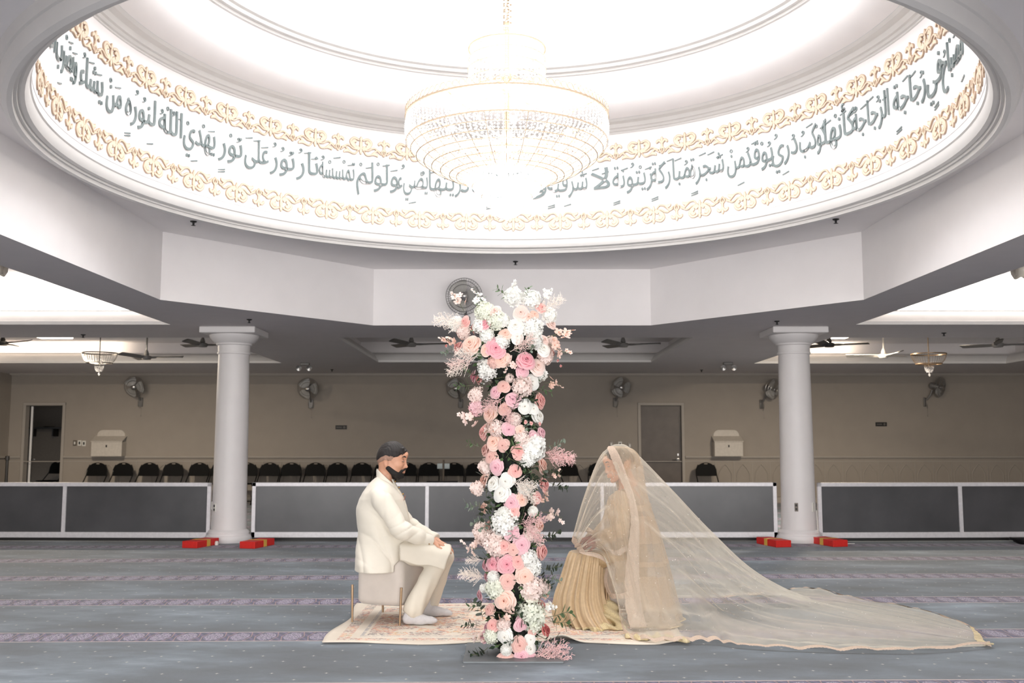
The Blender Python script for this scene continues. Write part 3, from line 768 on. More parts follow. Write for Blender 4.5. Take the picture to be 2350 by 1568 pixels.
xs_ = [(222, ), (281, ), (340, ), (397, ), (455, ), (507, ), (566, ), (617, ), (668, ), (722, ), (774, ), (829, ), (881, ), (933, ), (985, ), (1041, ), (1092, ), (1144, )]
names_ = ['leftmost of the row, just right of the open doorway', 'second from the open doorway', 'third from the open doorway', 'fourth from the open doorway', 'just left of the left column',
          'mostly hidden behind the left column', 'right behind the left column, beside the long row', 'first fully seen right of the left column', 'second fully seen right of the left column', 'third fully seen right of the left column',
          'fourth right of the left column, under the small sign', 'just left of the seated man', 'behind the head of the seated man', 'in front of the face of the seated man', 'left of the thin metal stand',
          'right of the thin metal stand', 'touching the left edge of the flower pillar', 'hidden behind the flower pillar']
base = None
for (xp,), nm in zip(xs_, names_):
    lab = 'black folding chair '+nm
    loc = (px(xp, 1062, CHY+.2).x, CHY, 0)
    if base is None: base = make_chair(lab); base.location = loc
    else: dup(base, lab, loc, R_(random.uniform(-3, 3)))
for xp, nm, rz in ((1316, 'right of the flower pillar', 24), (1372, 'seen through the front of the veil', -4), (1622, 'alone under the right wall box', 2)):
    dup(base, 'black folding chair '+nm, (px(xp, 1062, CHY+.2).x, CHY, 0), R_(rz))
dup(base, 'black folding chair inside the open storeroom doorway', (px(118, 1060, 23.2).x, 23.1, 0), R_(-20), group='storeroom chair')
# ---- low screens
def panel_mat():
    m, nt, b = new_mat('smoked_screen_panel'); c = nt.ramp(nt.noise(nt.coords(), 2.2, 3), [(.3, lin((.255, .255, .265))), (.7, lin((.31, .31, .32)))])
    nt.l.new(c, b.inputs['Base Color']); b.inputs['Roughness'].default_value = .3; b.inputs['Specular IOR Level'].default_value = .6; return m
M_panel = panel_mat()
def screen(x0, x1, mids, y, label, dy=0.0):
    """x in world; posts at mids"""
    t = thing('low_screen', label, 'partition', ((x0+x1)/2, y, 0), math.atan2(dy, x1-x0), 'low framed screens in a line across the carpet')
    h = (x1-x0)/2; cx = (x0+x1)/2; fw = .052; zb_, zt = .05, .78
    fr = MB(); fr.box(-h, h, -.025, .025, zt-fw, zt, bev=.004); fr.box(-h, h, -.025, .025, zb_, zb_+.075, bev=.004)
    fr.box(-h, -h+fw, -.025, .025, zb_, zt, bev=.004); fr.box(h-fw, h, -.025, .025, zb_, zt, bev=.004)
    fr.build('frame', M_alu, t, smooth=False)
    cuts = [-h]+[m-cx for m in mids]+[h]
    for m in mids: MB().box(m-cx-fw/2, m-cx+fw/2, -.024, .024, zb_+.07, zt-fw+.005, bev=.004).build('post', M_alu, t, smooth=False)
    for a, b in zip(cuts[:-1], cuts[1:]):
        p = MB(); p.box(a+.02, b-.02, -.006, .006, zb_+.06, zt-.03); p.build('panel', M_panel, t, smooth=False)
    MB().box(-h+.02, h-.02, -.03, .03, .012, .05).build('rubber_skirt', M_dark, t, smooth=False)
    return t
SY_ = 13.42
X = lambda xp, y=1180, Y=SY_: px(xp, y, Y).x
screen(X(-260), X(487), [X(148)], SY_, 'white framed dark low screen left of the left column', -.12)
screen(X(578), X(1783), [X(980), X(1382)], SY_, 'long white framed low screen between the two columns, behind the couple')
screen(X(1872), X(2560), [X(2204)], SY_, 'white framed dark low screen right of the right column', .18)
M_yel = mat('yellow_tape', (.85, .68, .30), .5)
def block(xp, yp, rz, label):
    p = pz(xp, yp, 0); b = thing('screen_foot', label, 'block', (p.x, p.y+.22, 0), R_(rz), 'red blocks holding up the screen ends')
    MB().box(-.105, .105, -.26, .26, 0, .085, bev=.005).build('red_block', M_red, b, smooth=False)
    MB().box(-.107, .107, -.03, .05, .001, .087).build('yellow_band', M_yel, b, smooth=False); return b
block(448, 1258, -14, 'red block left of the left column base'); block(580, 1259, -14, 'red block right of the left column base')
block(1786, 1256, 14, 'red block left of the right column base'); block(1916, 1255, 14, 'red block right of the right column base')
bt = MB(); p = pz(462, 1249, 0); bt.lathe([(0, 0), (.022, 0), (.026, .02), (.02, .05), (0, .055)], n=16)
tag(bt.build('white_cup', M_ivory, loc=(p.x+.24, p.y-.14, 0)), 'tiny white cap on the carpet beside the left red block', 'cap')
M_box = mat('box_paint', (.78, .75, .71), .5)
# ---- wall boxes with arched backs
def wall_box(x0, x1, ytop, label):
    a = px(x0, 1043, YB-.3); b = px(x1, 1043, YB-.3); w_ = b.x-a.x
    t = thing('wall_box', label, 'box', ((a.x+b.x)/2, YB, 1.0), group='white boxes on the back wall')
    MB().box(-w_/2, w_/2, -.26, -.0, .02, .34, bev=.008).build('box_body', M_box, t, smooth=False)
    ld = MB(); ld.add([(-w_/2-.01, -.27, .34), (w_/2+.01, -.27, .34), (w_/2+.01, 0, .46), (-w_/2-.01, 0, .46), (-w_/2-.01, -.27, .355), (w_/2+.01, -.27, .355), (w_/2+.01, 0, .475), (-w_/2-.01, 0, .475)],
                      [(0, 1, 2, 3), (4, 5, 6, 7), (0, 1, 5, 4), (1, 2, 6, 5), (2, 3, 7, 6), (3, 0, 4, 7)]); ld.build('lid', M_box, t, smooth=False)
    r = .12; poly = [(-w_/2+.03, .3), (w_/2-.03, .3)]+[(w_/2-.03-r+r*math.cos(k*PI/12), .60-r+r*math.sin(k*PI/12)) for k in range(7)]+[(-w_/2+.03+r-r*math.cos(k*PI/12), .60-r+r*math.sin(k*PI/12)) for k in range(6, -1, -1)]
    bk = MB(); bk.prism(poly, 0, .02); bk.xf(Matrix.Rotation(PI/2, 4, 'X')); bk.build('arched_back', M_box, t, smooth=False)
    MB().box(-.015, .015, -.265, -.258, .22, .27).build('lock', M_dark, t, smooth=False); return t
wall_box(206, 277, 990, 'white wall box with arched back beside the open doorway, left'); wall_box(1641, 1707, 992, 'white wall box with arched back near the closed door, right')
for xp, yp, lab, m in ((172, 1017, 'grey switch plate nearest the open doorway', M_plate), (183, 1017, 'middle ivory switch plate between two others by the doorway', M_ivory), (193, 1018, 'right-hand switch plate beside the left wall box', M_ivory),
                       (1403, 1020, 'grey outlet plate on the wall above the veil', M_plate), (1423, 1020, 'ivory outlet plate on the wall above the veil', M_ivory), (1445, 1023, 'small grey switch plate left of the closed door', M_plate)):
    p = px(xp, yp, YB); o = thing('switch_plate', lab, 'switch', (p.x, YB, p.z), group='small plates on the back wall')
    MB().box(-.04, .04, -.012, 0, -.06, .06, bev=.003).build('plate', m, o, smooth=False); MB().box(-.015, .015, -.018, -.01, -.03, .03).build('toggle', M_dark if m is M_ivory else M_ivory, o, smooth=False)
def sign(xp, yp, label):
    p = px(xp, yp, YB); s = thing('wall_sign', label, 'sign', (p.x, YB, p.z), group='small dark signs on the back wall')
    MB().box(-.125, .125, -.012, 0, -.045, .045).build('sign_board', mat('sign_black', (.12, .11, .10), .5), s, smooth=False)
    g = MB(); g.lathe([(.012, 0), (.024, 0)], n=20); g.box(-.004, .004, -.02, .02, 0, .001); g.xf(Matrix.Translation((.07, -.014, 0)) @ Matrix.Rotation(PI/2, 4, 'X'))
    for k in range(5): g.box(-.10+k*.024, -.084+k*.024, -.0145, -.0135, -.012, .012)
    g.build('lettering', mat('sign_grey', (.42, .40, .38), .5), s, smooth=False)
sign(783, 981, 'small dark sign on the wall left of the seated man'); sign(2022, 974, 'small dark sign on the wall right of the right column')
# vent at the far left, stanchion, stand with clear plates
p = px(8, 1030, 20.5)
v = thing('wall_vent', 'grey louvred vent on the left wall edge', 'vent', (XL, 19.6, .7)); MB().box(0, .02, -.45, .45, 0, .62).build('grille_frame', M_trim, v, smooth=False)
lv = MB(); [lv.box(.02, .03, -.42, .42, .03+k*.033, .045+k*.033) for k in range(17)]; lv.build('louvres', M_plate, v, smooth=False)['kind'] = 'stuff'
p = px(17, 1048, 19); s = thing('stanchion', 'black queue post at the far left before the doorway', 'post', (p.x, 19, 0))
MB().lathe([(0, 0), (.17, 0), (.17, .015), (.03, .03), (.03, .04)], n=32).build('post_base', M_dark, s); MB().lathe([(.028, .03), (.028, .98), (.04, .985), (.04, 1.06), (0, 1.07)], n=20).build('post', M_dark, s)
MB().tube([(-.04, 0, 1.02), (-.5, .1, .99), (-1.0, .2, 1.02)], .008, 6).build('belt', M_dark, s)
p = px(1018, 1060, 20.2); s = thing('speaker_stand', 'thin black stand with clear plates in front of the chairs', 'stand', (p.x, 20.2, 0))
MB().lathe([(0, .0), (.16, 0), (.16, .02), (.0, .03)], n=24).build('stand_base', M_dark, s); MB().tube([(0, 0, .02), (0, 0, .97)], .02, 8).build('stand_pole', M_plate, s)
M_clear = mat('clear_plate', (.55, .60, .60), .15)
for dx in (-.075, .07): MB().box(dx-.055, dx+.055, -.01, .0, .79, .90, bev=.004).build('clear_plate', M_clear, s, smooth=False)
MB().box(-.34, .3, -.2, .1, .52, .545, bev=.01).build('stand_tray', M_dark, s, smooth=False)
MB().tube([(0, -.05, .02), (0, -.05, .52)], .012, 8).build('tray_leg', M_dark, s)
# storeroom shelf with dark bag
sh = thing('storeroom_shelf', 'dark wall shelf on brackets inside the storeroom', 'shelf', (px(105, 980, 24.5).x, YB+2.6, px(105, 983, 24.5).z))
MB().box(-.55, .5, -.35, 0, -.02, .02).build('board', M_dark, sh, smooth=False); MB().box(-.3, -.27, -.3, 0, -.2, -.02).build('bracket', M_dark, sh, smooth=False); MB().box(.25, .28, -.3, 0, -.2, -.02).build('bracket', M_dark, sh, smooth=False)
bg = SDF((-.45, -.35, 0), (.45, .1, .5), .015); bg.add(bg.ell((0, -.16, .14), (.33, .15, .15))); bg.add(bg.ell((.1, -.16, .22), (.2, .12, .12)), .05); bg.f = bg.f+bg.wav((22, 35), .02, 3)
bg.cut(bg.half((0, 0, .0), (0, 0, 1)) if False else -bg.half((0, 0, .02), (0, 0, 1)))
mb_ = bg.mb(); o = np_mesh('duffel_bag', mb_, M_dark); o.location = (px(112, 965, 24.5).x, YB+2.6, px(105, 983, 24.5).z+.022); tag(o, 'dark lumpy bag on the storeroom shelf', 'bag')
# dark cables lying at the right edge
cb = MB(); p = pz(2338, 1248, 0)
for k in range(4): cb.tube([(.1*math.cos(u*.7+k)+.02*u, .16*math.sin(u*.9+k), .01+.02*k) for u in range(12)], .012, 6)
tag(cb.build('cable_coil', M_dark, loc=(p.x, p.y, 0)), 'black cable heap on the carpet at the right edge', 'cable')
# ---- fans
M_fan = mat('fan_grey', (.50, .49, .48), .4, .3); M_blade = mat('fan_blade_clear', (.70, .69, .67), .35)
def cage_mat():
    m = bpy.data.materials.new('fan_guard'); m.use_nodes = True; nt = NT(m); b = nt.n['Principled BSDF']; b.inputs['Base Color'].default_value = (*lin((.62, .61, .60)), 1); b.inputs['Metallic'].default_value = .7; b.inputs['Roughness'].default_value = .35; return m
M_cage = cage_mat()
def wall_fan(loc, aim, tilt, label):
    f = thing('wall_fan', label, 'fan', loc, aim, 'oscillating wall fans')
    T_ = Matrix.Translation((0, -.34, .0)) @ Matrix.Rotation(R_(90+tilt), 4, 'X')      # local z -> towards the room
    g = MB()
    for k in range(44):
        a = 2*PI*k/44
        pr = [(.05, -.10), (.15, -.085), (.225, -.03), (.235, 0), (.225, .03), (.15, .075), (.05, .09)]
        g.tube([(r*math.cos(a), r*math.sin(a), z) for r, z in pr], .0016, 3, cap=False)
    for r, z in ((.235, 0), (.05, .09), (.15, .075), (.05, -.10), (.2, .05)):
        g.tube([(r*math.cos(u*PI/18), r*math.sin(u*PI/18), z) for u in range(37)], .004, 4, cap=False)
    g.xf(T_).build('guard', M_cage, f)
    b = MB()
    for k in range(3):
        G = []
        for i in range(7):
            r = .045+.16*i/6; w_ = .05+.075*math.sin(min(1, i/4)*PI/2); w_ = w_*(1 if i < 6 else .55)
            G.append([(r*math.cos(2*PI*k/3)-u*w_*math.sin(2*PI*k/3), r*math.sin(2*PI*k/3)+u*w_*math.cos(2*PI*k/3), .02+.025*u) for u in (-1, -.5, 0, .5, 1)])
        b.grid(G)
    b.xf(T_).build('blade_set', M_blade, f)
    hb = MB(); hb.lathe([(0, .105), (.03, .1), (.048, .088), (.05, .02), (.0, .02)], n=24); hb.xf(T_).build('hub_cap', M_metal, f)
    mo = MB(); mo.lathe([(0, .0), (.05, -.01), (.075, -.10), (.07, -.19), (.03, -.22), (0, -.22)], n=24); mo.xf(T_).build('motor', M_fan, f)
    ar = MB(); ar.tube([(0, -.18, -.06), (0, -.14, -.16), (0, -.06, -.26), (0, -.02, -.28)], .02, 8); ar.box(-.05, .05, -.03, 0, -.42, -.22, bev=.006); ar.build('wall_bracket', M_fan, f)
    cdx = MB(); cdx.tube([(-.05, -.05, -.30), (-.04, -.06, -.40), (.0, -.06, -.46), (.05, -.05, -.36), (.06, -.04, -.28)], .004, 5); cdx.tube([(.03, -.05, -.4), (.03, -.05, -.62)], .0015, 4); cdx.octa((.03, -.05, -.63), .01); cdx.build('pull_cord', M_fan, f)
    return f
def wf(xp, yp, aim, label, Y=YB, tilt=14):
    p = px(xp, yp, Y-.35); return wall_fan((p.x, Y, p.z), R_(aim), tilt, label)
wf(311, 888, -4, 'wall fan above the row of chairs left of the left column'); wf(707, 892, 0, 'wall fan just right of the left column'); wf(1056, 891, -14, 'wall fan half hidden by the flower pillar')
wf(1415, 889, 16, 'wall fan left of the closed door'); wf(1755, 893, 34, 'wall fan left of the right column'); wf(2135, 888, 48, 'wall fan turned sideways right of the right column')
wf(1068, 680, -3, 'large fan on the white beam above the flower pillar', Y=12.93, tilt=6)
def ceiling_fan(loc, zc, rz, label, m, L=.62, blades=3):
    f = thing('ceiling_fan', label, 'fan', loc, R_(rz), 'ceiling fans in the rear recesses')
    MB().lathe([(0, .03), (.05, .025), (.085, .01), (.09, -.02), (.07, -.05), (.0, -.055)], n=28).build('motor', m, f)
    MB().lathe([(.03, .02), (.045, .04), (.03, .09), (.015, .12)], n=16).tube([(0, 0, .05), (0, 0, zc-loc[2])], .014, 8).lathe([(.0, zc-loc[2]-.09), (.05, zc-loc[2]-.05), (.055, zc-loc[2])], n=16).build('down_rod', m, f)
    for k in range(blades):
        a = 2*PI*k/blades; mb = MB()
        G = [[(r*math.cos(a)-s*w_*math.sin(a), r*math.sin(a)+s*w_*math.cos(a), -.01+dz+s*.018+.02*(r/L)) for s, dz in ((-1, .0), (0, .004), (1, 0), (1, -.008), (-1, -.008), (-1, 0))] for r, w_ in ((.07, .025), (.16, .03), (.2, .062), (L*.6, .065), (L*.95, .07), (L, .05))]
        mb.grid(G); mb.build('blade', m, f)
    return f
M_fdark = mat('dark_fan_metal', (.22, .21, .20), .4, .3); M_fwhite = mat('white_fan_metal', (.80, .78, .75), .4)
def cf(xp, yp, Y, rz, label, m, zc=3.28, **k):
    p = px(xp, yp, Y); return ceiling_fan((p.x, Y, p.z), zc, rz, label, m, **k)
cf(336, 819, 17.2, 8, 'grey ceiling fan right of the small left chandelier', M_fan); cf(465, 790, 17.0, 20, 'dim ceiling fan just left of the left column', M_fan)
cf(6, 786, 16.6, -22, 'dark ceiling fan at the far left edge', M_fdark); cf(944, 789, 16.4, 5, 'dim ceiling fan in the dark middle recess, left', M_fan); cf(1430, 790, 16.4, -6, 'dim ceiling fan in the dark middle recess, right', M_fan)
cf(1903, 790, 15.9, -6, 'dark ceiling fan under the right lamp', M_fdark); cf(2028, 815, 17.0, 35, 'white ceiling fan left of the small right chandelier', M_fwhite); cf(2290, 790, 15.6, 5, 'dim ceiling fan at the far right', M_fan)
# fans with lamp shades hanging in the near recesses
M_frost = mat('frosted_glass_shade', (.80, .77, .72), .3)
def lamp_fan(loc, zc, rz, label):
    f = thing('ceiling_fan', label, 'fan', loc, R_(rz), 'fans with glass shades in the near recesses')
    MB().lathe([(0, .05), (.10, .045), (.13, .01), (.12, -.03), (.05, -.05), (0, -.05)], n=28).build('motor', M_gold, f)
    MB().tube([(0, 0, .04), (0, 0, zc-loc[2])], .014, 8).build('down_rod', M_gold, f)
    for k in range(5):
        a = 2*PI*k/5; G = [[(r*math.cos(a)-s*w_*math.sin(a), r*math.sin(a)+s*w_*math.cos(a), .02+dz+s*.012) for s, dz in ((-1, 0), (1, 0), (1, -.007), (-1, -.007), (-1, 0))] for r, w_ in ((.1, .03), (.2, .06), (.55, .07), (.6, .05))]
        MB().grid(G).build('blade', M_frost, f)
    for k in range(4):
        a = 2*PI*k/4+.4; c, s_ = math.cos(a), math.sin(a)
        b = MB(); b.lathe([(.02, .0), (.035, -.01), (.06, -.05), (.072, -.10), (.068, -.104), (.056, -.055), (.03, -.015)], n=20); b.xf(Matrix.Translation((.12*c, .12*s_, -.06)) @ Matrix.Rotation(.75, 4, Vector((-s_, c, 0)))); b.build('glass_shade', M_frost, f)
        MB().tube([(.04*c, .04*s_, -.05), (.10*c, .10*s_, -.055), (.13*c, .13*s_, -.065)], .01, 6).build('lamp_arm', M_gold, f)
    return f
p = px(-14, 590, 9.4); lamp_fan((p.x, 9.4, p.z), 3.5, 20, 'fan with frosted shades cut by the left picture edge')
p = px(2352, 596, 9.4); lamp_fan((p.x, 9.4, p.z), 3.5, 20, 'fan with frosted shades cut by the right picture edge')
# small chandeliers
def small_ch(xp, yp, Y, m, label):
    p = px(xp, yp, Y); c = thing('small_chandelier', label, 'chandelier', (p.x, Y, p.z), group='small basket chandeliers in the rear recesses')
    g = MB(); hoop(g, .27, 0, .008, 40); hoop(g, .20, -.16, .006, 32); hoop(g, .075, -.20, .005, 24)
    g.tube([(0, 0, -.2), (0, 0, 3.28-p.z)], .008, 6); g.build('frame', m, c)
    for k in range(6): pass
    s = MB(); strands(s, [(.27, 0), (.262, -.05), (.235, -.11), (.20, -.15), (.10, -.17)], 40, .02, .0055); s.build('bead_basket', m, c, smooth=False)['kind'] = 'stuff'
    d = MB(); strands(d, [(.07, -.2), (.06, -.26), (.04, -.29)], 12, .02, .01); d.octa((0, 0, -.34), .02, .03); strands(d, [(.01, -.27), (.005, -.31)], 3, .02, .01); d.build('crystal_drop', M_crys, c, smooth=False); return c
M_bronze = mat('dark_bronze', (.28, .25, .22), .35, .6); M_brass = mat('dull_brass', (.52, .43, .33), .35, .5)
small_ch(229, 811, 16.0, M_bronze, 'small dark basket chandelier above the left row of chairs'); small_ch(2131, 813, 16.0, M_brass, 'small brassy basket chandelier at the right')
# lit ceiling lamps
M_lamp = emit('lamp_diffuser', (1, .93, .82), 9)
for xp, lab in ((125, 'glowing oblong ceiling lamp in the left rear recess'), (1908, 'glowing oblong ceiling lamp in the right rear recess')):
    p = px(xp, 776, 16.5); l = thing('ceiling_lamp', lab, 'lamp', (p.x, 16.5, 3.06), group='oblong lamps in the rear recesses')
    MB().box(-.27, .27, -.12, .12, 0, .03, bev=.014).build('diffuser', M_lamp, l); MB().box(-.25, .25, -.1, .1, .03, .22).build('housing', M_trim, l, smooth=False)
    area('lamp_light', (p.x, 16.5, 3.05), .5, 330, WARM, size_y=.2)
# sprinklers and small spotlights under the beams
def sprinkler(p, label):
    s = thing('sprinkler_head', label, 'sprinkler', p, group='sprinkler heads under the ceiling'); MB().lathe([(0, 0), (.035, 0), (.03, -.01), (.012, -.015), (.01, -.04), (.025, -.045), (.0, -.05)], n=16).build('head', M_dark, s)
for xp, yp, z, lab in ((444, 508, ZU, 'raised ceiling at the left'), (1183, 600, ZU, 'raised ceiling above the flower pillar'), (1918, 503, ZU, 'raised ceiling at the right'), (572, 733, ZS, 'beam above the left column'),
                       (1783, 737, ZS, 'beam above the right column'), (191, 768, ZS, 'rear beam at the far left'), (762, 848, ZS, 'beam right of the left column'), (1610, 849, ZS, 'beam above the closed door'), (2166, 764, ZS, 'rear beam at the far right')):
    q = pz(xp, yp, z); sprinkler(q, 'sprinkler head under the '+lab)
for xp, yp, lab in ((700, 833, 'small twin spotlight on the beam left of the middle recess'), (1670, 832, 'small twin spotlight on the beam right of the middle recess')):
    q = pz(xp, yp, ZS); s = thing('twin_spotlight', lab, 'spotlight', q, group='twin spotlights under the beam'); MB().box(-.09, .09, -.04, .04, -.05, 0, bev=.01).build('mount', M_fan, s)
    for dx in (-.1, .1): MB().lathe([(0, 0), (.05, .01), (.06, .05), (.055, .055), (0, .04)], n=16).xf(Matrix.Translation((dx, -.03, -.09)) @ Matrix.Rotation(R_(110), 4, 'X')).build('lamp_head', M_metal, s)
# ================================================================ PEOPLE
M_skin = mat('skin_tan', (.80, .60, .49), .5, var=.05, scale=25, sub=.08)
M_skin2 = mat('skin_warm', (.80, .57, .44), .5, var=.05, scale=25, sub=.08)
M_henna = mat('hennaed_skin', (.45, .20, .15), .5, var=.3, scale=60)
M_hair = mat('dark_brown_hair', (.10, .075, .065), .4, var=.5, scale=90, bump=.6, bdist=.004)
M_beard = mat('dark_beard', (.065, .045, .035), .6, var=.5, scale=120, bump=.6, bdist=.004)
M_fade = mat('short_faded_hair', (.60, .47, .40), .7, var=.12, scale=150)
M_suit = mat('ivory_suit_cloth', (.865, .84, .785), .75, var=.02, scale=12, bump=.15, bdist=.001, sheen=.2)
M_kurta = mat('ivory_kurta_cloth', (.84, .81, .75), .8, var=.02, scale=12, bump=.1, bdist=.001)
M_sock = mat('light_grey_sock', (.78, .77, .77), .9, var=.04, scale=60, bump=.3)
M_eye = mat('eye_white', (.80, .78, .75), .25); M_iris = mat('dark_iris', (.12, .07, .05), .2); M_lip = mat('lip_rose', (.66, .42, .37), .45)
def head_sdf(h=.003, female=False):
    """origin between the ears, +x is forward"""
    S = SDF((-.135, -.11, -.20), (.14, .11, .155), h)
    k = 1.0
    S.f = S.ell((-.012, 0, .04), (.098, .079, .092))
    S.add(S.ell((-.045, 0, .01), (.068, .070, .075)), .03)
    S.add(S.ell((.032, 0, -.02), (.064, .062, .085)), .03)
    for s in (1, -1):
        S.add(S.cone((-.025, s*.056, -.045), (.045, s*.036, -.095), .022, .019), .03)      # jaw
        S.add(S.ell((.056, s*.040, -.028), (.028, .022, .022)), .02)                        # cheekbone
        S.add(S.cone((.082, s*.012, .036), (.070, s*.042, .036), .012, .010), .012)         # brow
    S.add(S.cone((.055, 0, -.104), (.072, 0, -.112), .024, .019), .02)                      # chin
    S.add(S.cone((.090, 0, .055), (.088, 0, .03), .022, .014), .03)
    for s in (1, -1): S.cut(S.ell((.100, s*.031, .010), (.022, .021, .014)), .014)          # sockets
    for s in (1, -1): S.add(S.ell((.074, s*.031, .008), (.016, .017, .013)), .004)         # lids
    nt_ = .112 if not female else .108
    S.add(S.cone((.088, 0, .022), (nt_-.006, 0, -.030), .0085, .0105), .010)                # nose bridge
    S.add(S.ell((nt_-.003, 0, -.035), (.011, .011, .010)), .008)
    for s in (1, -1): S.add(S.ell((nt_-.018, s*.013, -.040), (.012, .009, .009)), .006)
    S.add(S.ell((.080, 0, -.068), (.022, .030, .018)), .014)
    for zc, r in ((-.064, .0075), (-.077, .0085)):
        for s in (1, -1): S.add(S.cone((.099 if zc > -.07 else .097, 0, zc), (.086, s*.023, -.070), r, .004), .005)
    S.cut(S.cone((.110, 0, -.0705), (.09, .022, -.0705), .0028, .001), .003); S.cut(S.cone((.110, 0, -.0705), (.09, -.022, -.0705), .0028, .001), .003)
    for s in (1, -1):                                                                      # ears
        R = np.array(Matrix.Rotation(R_(-12), 3, 'Y') @ Matrix.Rotation(s*R_(20), 3, 'Z'))
        S.add(S.ell((-.034, s*.083, -.020), (.020, .008, .033), R), .005); S.cut(S.ell((-.028, s*.091, -.018), (.010, .006, .018), R), .004)
    S.add(S.cone((-.040, 0, -.06), (-.055 if not female else -.07, 0, -.19), .054 if not female else .046, .055 if not female else .050), .03)
    return S
def place_head(M, parent, skin, name_eye='eye', female=False, beard=False, tilt=0):
    S = head_sdf(.003, female); base = S.f.copy(); out = []
    if beard:
        reg = None
        g = S.smin(S.cone((-.015, .062, -.055), (.045, .045, -.100), .020, .026), S.cone((-.015, -.062, -.055), (.045, -.045, -.100), .020, .026), .02)
        g = S.smin(g, S.cone((.045, .0, -.110), (.085, 0, -.104), .040, .022), .03)
        for s in (1, -1): g = S.smin(g, S.cone((.104, s*.003, -.054), (.084, s*.030, -.068), .0075, .009), .006); g = S.smin(g, S.cone((.084, s*.030, -.068), (.07, s*.032, -.095), .010, .016), .008)
        g = S.smax(g, -S.ell((.104, 0, -.071), (.014, .020, .008)), .003)
        B = SDF((-.135, -.11, -.20), (.14, .11, .155), .003); B.f = np.maximum(base-.009+S.wav((240, 330), .0016, 5), g)
        B.f = np.maximum(B.f, -(base+.004)); out.append(('beard', B, M_beard, 1))
    if not female:
        Hh = SDF((-.135, -.11, -.20), (.14, .11, .155), .003)
        # hairline: low plane at the sides rising over the forehead
        line = .026+np.clip(S.X-.035, 0, 1)*.75-np.clip(-S.X-.05, 0, 1)*.7+.002*np.sin(S.X*170+S.Y*60)
        off = .007+.007*np.clip((S.Z-.06)/.06, 0, 1)*np.clip((S.X+.10)/.1, .3, 1)
        st = .0009*np.sin(S.Y*420+S.X*160+np.sin(S.X*70)*2)+.0007*np.sin(S.Y*640+S.X*330)
        Hh.f = S.smax(base-off+st, (line-S.Z)*.8, .012); Hh.f = np.maximum(Hh.f, S.X-.098-.0*S.Z)
        for q, (y0, zl) in enumerate(((-.05, .052), (-.030, .062), (-.012, .050), (.01, .064), (.032, .052), (.05, .062))):
            Hh.f = S.smin(Hh.f, S.cone((.075-.18*abs(y0), y0*.9, .095), (.097-.35*abs(y0), y0, zl), .011, .003), .006)
        out.append(('hair', Hh, M_hair, 0))
        F = SDF((-.135, -.11, -.20), (.14, .11, .155), .003)
        F.f = np.maximum(base-.0016-.003*np.clip((S.Z-line+.03)*30, 0, 1), np.maximum(line-.030-S.Z, S.X+.0-.02-.5*(S.Z-.03))); F.f = np.maximum(F.f, -(base+.004)); out.append(('hair_fade', F, M_fade, 0))
    objs = {}
    hd = S.mb(M); 
    for nm, Q, m, it in out:
        objs[nm] = np_mesh(nm, Q.mb(M), m, it, parent)
    for s in (1, -1):
        if name_eye:
            e = MB(); e.ball((.0815, s*.031, .004), .0095, 12, 8, sc3=(1, 1.2, .55)); e.xf(M); o = e.build('eye', M_eye, parent, world=True)
            i = MB(); i.ball((.0885, s*.031, .0015), .0042, 10, 6, sc3=(.6, 1, .9)); i.xf(M).build('iris', M_iris, parent, world=True)
        b = MB(); b.tube([(.097, s*.010, .030), (.097, s*.024, .038), (.090, s*.038, .041), (.078, s*.052, .034)], [.003, .005, .0045, .0018], 6); b.xf(M).build('eyebrow', M_beard, parent, world=True)
        l = MB(); l.tube([(.088, s*.018, .006), (.0915, s*.029, .001), (.084, s*.042, .003), (.078, s*.047, .006)], [.001, .0017, .0017, .001], 5); l.xf(M).build('eyelash', M_hair, parent, world=True)
    lp = MB(); lp.ball((.0975, 0, -.0655), .008, 10, 6, sc3=(.75, 2.2, .55)); lp.ball((.0955, 0, -.0765), .009, 10, 6, sc3=(.8, 2.0, .6)); lp.xf(M).build('lips', M_lip, parent, world=True)
    return hd
def frame(d, n):
    d = Vector(d).normalized(); n = Vector(n); n = (n-d*n.dot(d)).normalized(); return d, n, d.cross(n)
def hand_sdf(wrist, d, n, thumb=1, curl=(.3, .35, .25), h=.003, sc_=1.0, fan=.10):
    """wrist point, pointing direction d, back-of-hand normal n; thumb=+1 on the d x n side"""
    d, n, l = frame(d, n); l = l*thumb; W = Vector(wrist); c = W+d*.09
    S = SDF([c[i]-.14 for i in range(3)], [c[i]+.14 for i in range(3)], h)
    kn = []
    for i, (off, L) in enumerate(((.028, .088), (.009, .092), (-.010, .087), (-.027, .079))):
        k = W+(d*L+l*off)*sc_; kn.append(k); S.add(S.cone(W+l*off*.55+n*.002, k, .015*sc_, .0115*sc_), .010)
    S.add(S.cone(W-d*.05, W+d*.005, .025*sc_, .024*sc_), .02)
    for i, (k, Ls) in enumerate(zip(kn, ((.040, .025, .021), (.045, .029, .022), (.041, .027, .021), (.032, .020, .018)))):
        a = 0; p = k; dirv = (d+l*(fan*(1.5-i)/1.5)).normalized(); r = .0092*sc_*(1 if i < 3 else .88)
        for j, (L, cu) in enumerate(zip(Ls, curl)):
            a += cu+.04*i; q = p+(dirv*math.cos(a)-n*math.sin(a))*L*sc_; S.add(S.cone(p, q, r, r*.90), .004); p = q; r *= .90
    tb = W+(d*.022+l*.024-n*.004)*sc_; t1 = tb+(d*.032+l*.026-n*.010)*sc_; t2 = t1+(d*.030+l*.010-n*.008)*sc_; t3 = t2+(d*.024+l*.0-n*.008)*sc_
    S.add(S.cone(tb, t1, .016*sc_, .012*sc_), .012); S.add(S.cone(t1, t2, .0115*sc_, .0105*sc_), .005); S.add(S.cone(t2, t3, .0105*sc_, .0085*sc_), .004)
    return S
